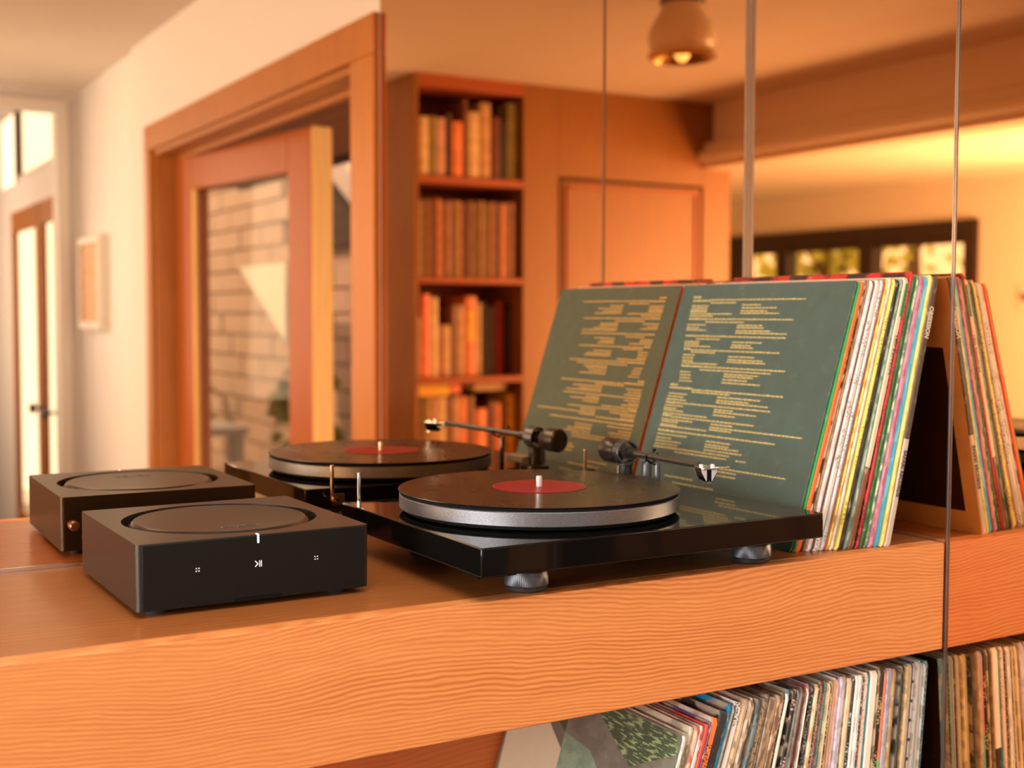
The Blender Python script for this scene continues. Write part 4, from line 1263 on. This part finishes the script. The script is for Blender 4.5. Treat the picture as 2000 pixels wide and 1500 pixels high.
def L3(x, y, z):
    return (x - TX, y - TY, z)
A0 = Vector(L3(-0.2839, -0.1250, 0.0970)); A1 = Vector(L3(-0.3200, -0.2977, 0.1029))
ad = (A1 - A0).normalized()
arm = bpy.data.objects.new('tonearm', None); COL.objects.link(arm); arm.parent = tt; arm.empty_display_size = 0.02
bm = bmesh.new(); tube(bm, [A0 - ad * 0.012, A0, A1], [0.0042, 0.0041, 0.0035], 24); link('arm_tube', bm, M['carbon'], arm)
def along(d, off=(0, 0, 0)):
    return A0 + ad * d + Vector(off)
piv = along(-0.018)
# counterweight
bm = bmesh.new(); c0 = along(-0.036); tube(bm, [c0, c0 - ad * 0.0006, c0 - ad * 0.010, c0 - ad * 0.016, c0 - ad * 0.030, c0 - ad * 0.0325, c0 - ad * 0.033],
          [0.004, 0.0110, 0.0150, 0.0160, 0.0160, 0.0140, 0.002], 40); link('counterweight', bm, M['black_plastic'], arm)
bm = bmesh.new(); tube(bm, [along(-0.010), along(-0.040)], 0.0036, 16); link('rear_stub', bm, M['alloy_dark'], arm)
# gimbal ring round the pivot
bm = bmesh.new()
u = Vector((0, 0, 1)) - ad * ad.z; u.normalize(); w_ = ad.cross(u)
rings = []
for dr_, da in ((0.0146, -0.008), (0.0146, 0.008), (0.0124, 0.008), (0.0124, -0.008)):
    rings.append([bm.verts.new(piv + ad * da + (u * math.cos(2 * PI * k / 48) + w_ * math.sin(2 * PI * k / 48)) * dr_) for k in range(48)])
for a, b in zip(rings, rings[1:] + rings[:1]):
    for k in range(48):
        bm.faces.new([a[k], a[(k + 1) % 48], b[(k + 1) % 48], b[k]])
link('gimbal_ring', bm, M['alloy_dark'], arm, 0.0006)
bm = bmesh.new(); tube(bm, [piv - w_ * 0.0138, piv + w_ * 0.0138], 0.0022, 12); tube(bm, [piv - ad * 0.010, piv + ad * 0.010], 0.0085, 24); link('bearing_block', bm, M['carbon'], arm)
bm = bmesh.new(); tube(bm, [along(-0.006), along(0.008)], [0.0066, 0.0062], 24); tube(bm, [along(0.008), along(0.012)], [0.0052, 0.0050], 24); link('tube_collar', bm, M['black_plastic'], arm)
bm = bmesh.new(); lathe(bm, [(0.020, PZ1), (0.020, PZ1 + 0.004), (0.012, PZ1 + 0.0055), (0.0085, PZ1 + 0.006), (0.0085, piv.z - 0.0165), (0.010, piv.z - 0.0155), (0.010, piv.z - 0.0135)], (piv.x, piv.y, 0), 40); link('arm_post', bm, M['black_plastic'], arm)
bm = bmesh.new(); lathe(bm, [(0.0058, PZ1), (0.0058, 0.082), (0.0045, 0.085), (0.0, 0.0852)], (piv.x + 0.020, piv.y - 0.016, 0), 28); link('lift_tower', bm, M['alloy_dark'], arm)
bx('lift_base', (piv.x - 0.014, piv.x + 0.010, piv.y - 0.055, piv.y - 0.010, PZ1 + 0.006, PZ1 + 0.015), M['grey_plastic'], arm, 0.001)
R0 = Vector(L3(-0.2847, -0.1827, 0))
bm = bmesh.new(); lathe(bm, [(0.0034, PZ1), (0.0034, 0.088), (0.0028, 0.0905), (0, 0.091)], (R0.x - 0.004, R0.y, 0), 20); link('rest_post', bm, M['alloy_dark'], arm)
rp = along(0.058)
bm = bmesh.new()
tube(bm, [Vector((R0.x - 0.004, R0.y, 0.0885)), Vector((rp.x - 0.001, rp.y, rp.z - 0.0075)), Vector((rp.x + 0.007, rp.y, rp.z - 0.004)), Vector((rp.x + 0.008, rp.y, rp.z + 0.004))], 0.0015, 10)
tube(bm, [Vector((rp.x - 0.001, rp.y, rp.z - 0.0075)), Vector((rp.x - 0.008, rp.y, rp.z - 0.003)), Vector((rp.x - 0.008, rp.y, rp.z + 0.002))], 0.0015, 10)
link('rest_clip', bm, M['black_dull'], arm)
bm = bmesh.new(); tube(bm, [along(0.020, (0.010, 0, -0.010)), along(0.046, (0.009, 0, 0.004))], 0.0007, 8); lathe(bm, [(0, -0.002), (0.002, -0.001), (0.002, 0.001), (0, 0.002)], along(0.047, (0.009, 0, 0.0065)), 12, cap=False); link('antiskate_rod', bm, M['black_dull'], arm)
# headshell, cartridge, finger lift
hs = bpy.data.objects.new('headshell', None); COL.objects.link(hs); hs.parent = tt; hs.empty_display_size = 0.01
hs.location = A1
hang = math.atan2(ad.y, ad.x)
hs.rotation_euler = (0, 0, hang - 0.15)
bm = bmesh.new()
prism(bm, [(-0.004, -0.0035), (0.004, -0.0045), (0.010, -0.0085), (0.034, -0.0085), (0.036, -0.0065), (0.036, 0.0075), (0.034, 0.0085), (0.010, 0.0085), (0.004, 0.0045), (-0.004, 0.0035)], 'Z', -0.0008, 0.0008)
prism(bm, [(0.020, 0.0085), (0.026, 0.0085), (0.026, 0.020), (0.0245, 0.026), (0.0225, 0.026), (0.021, 0.020)], 'Z', -0.0006, 0.0006)
link('shell_plate', bm, M['chrome'], hs, 0.0003)
bm = bmesh.new()
prism(bm, [(-0.0088, -0.0008), (0.0088, -0.0008), (0.0088, -0.0045), (0.0042, -0.0135), (-0.0042, -0.0135), (-0.0088, -0.0045)], 'X', 0.014, 0.034)
ct = link('cartridge', bm, M['black_gloss'], hs, 0.0004)
for s in (1, -1):
    bm = bmesh.new()
    prism(bm, [(s * 0.0026, -0.0010), (s * 0.0086, -0.0010), (s * 0.0080, -0.0042), (s * 0.0034, -0.0125), (s * 0.0026, -0.0125)], 'X', 0.0338, 0.0345)
    link('cartridge_cheek', bm, M['cart_grey'], ct)
bx('stylus_holder', (0.030, 0.0355, -0.0022, 0.0022, -0.0155, -0.0132), M['chrome'], ct)
for s in (1, -1):
    bm = bmesh.new(); lathe(bm, [(0.0022, 0.0008), (0.0022, 0.0036), (0.0018, 0.0040), (0, 0.0040)], (0.026, s * 0.0062, 0), 16); link('screw', bm, M['steel_white'], hs)
bm = bmesh.new()
for s in (-0.003, -0.001, 0.001, 0.003):
    tube(bm, [(-0.002, s, -0.002), (0.004, s * 1.6, -0.007), (0.010, s * 1.5, -0.006), (0.014, s * 1.3, -0.005)], 0.0005, 8)
link('wire', bm, M['steel_white'], hs)
# lid hinge posts behind the plinth
for hx in (-0.1796, 0.1796):
    hp = bpy.data.objects.new('hinge', None); COL.objects.link(hp); hp.parent = tt; hp.empty_display_size = 0.01
    hp.location = (hx, -0.0398 - TY, 0)
    bm = bmesh.new()
    tube(bm, [(0, 0, 0.0838), (0, 0, 0.0832), (0, 0, 0.060), (0, 0, 0.048), (0.0015, -0.002, 0.0425), (0.006, -0.006, 0.0400), (0.012, -0.012, 0.0400), (0.014, -0.0165, 0.0400)],
         [0.0019, 0.0024, 0.0024, 0.0024, 0.0028, 0.0028, 0.0028, 0.0028], 16)
    link('hinge_post', bm, M['chrome'], hp)
    bx('hinge_plate', (0.006, 0.022, -0.0165, -0.0142, 0.033, 0.047), M['alloy_dark'], hp, 0.0008)
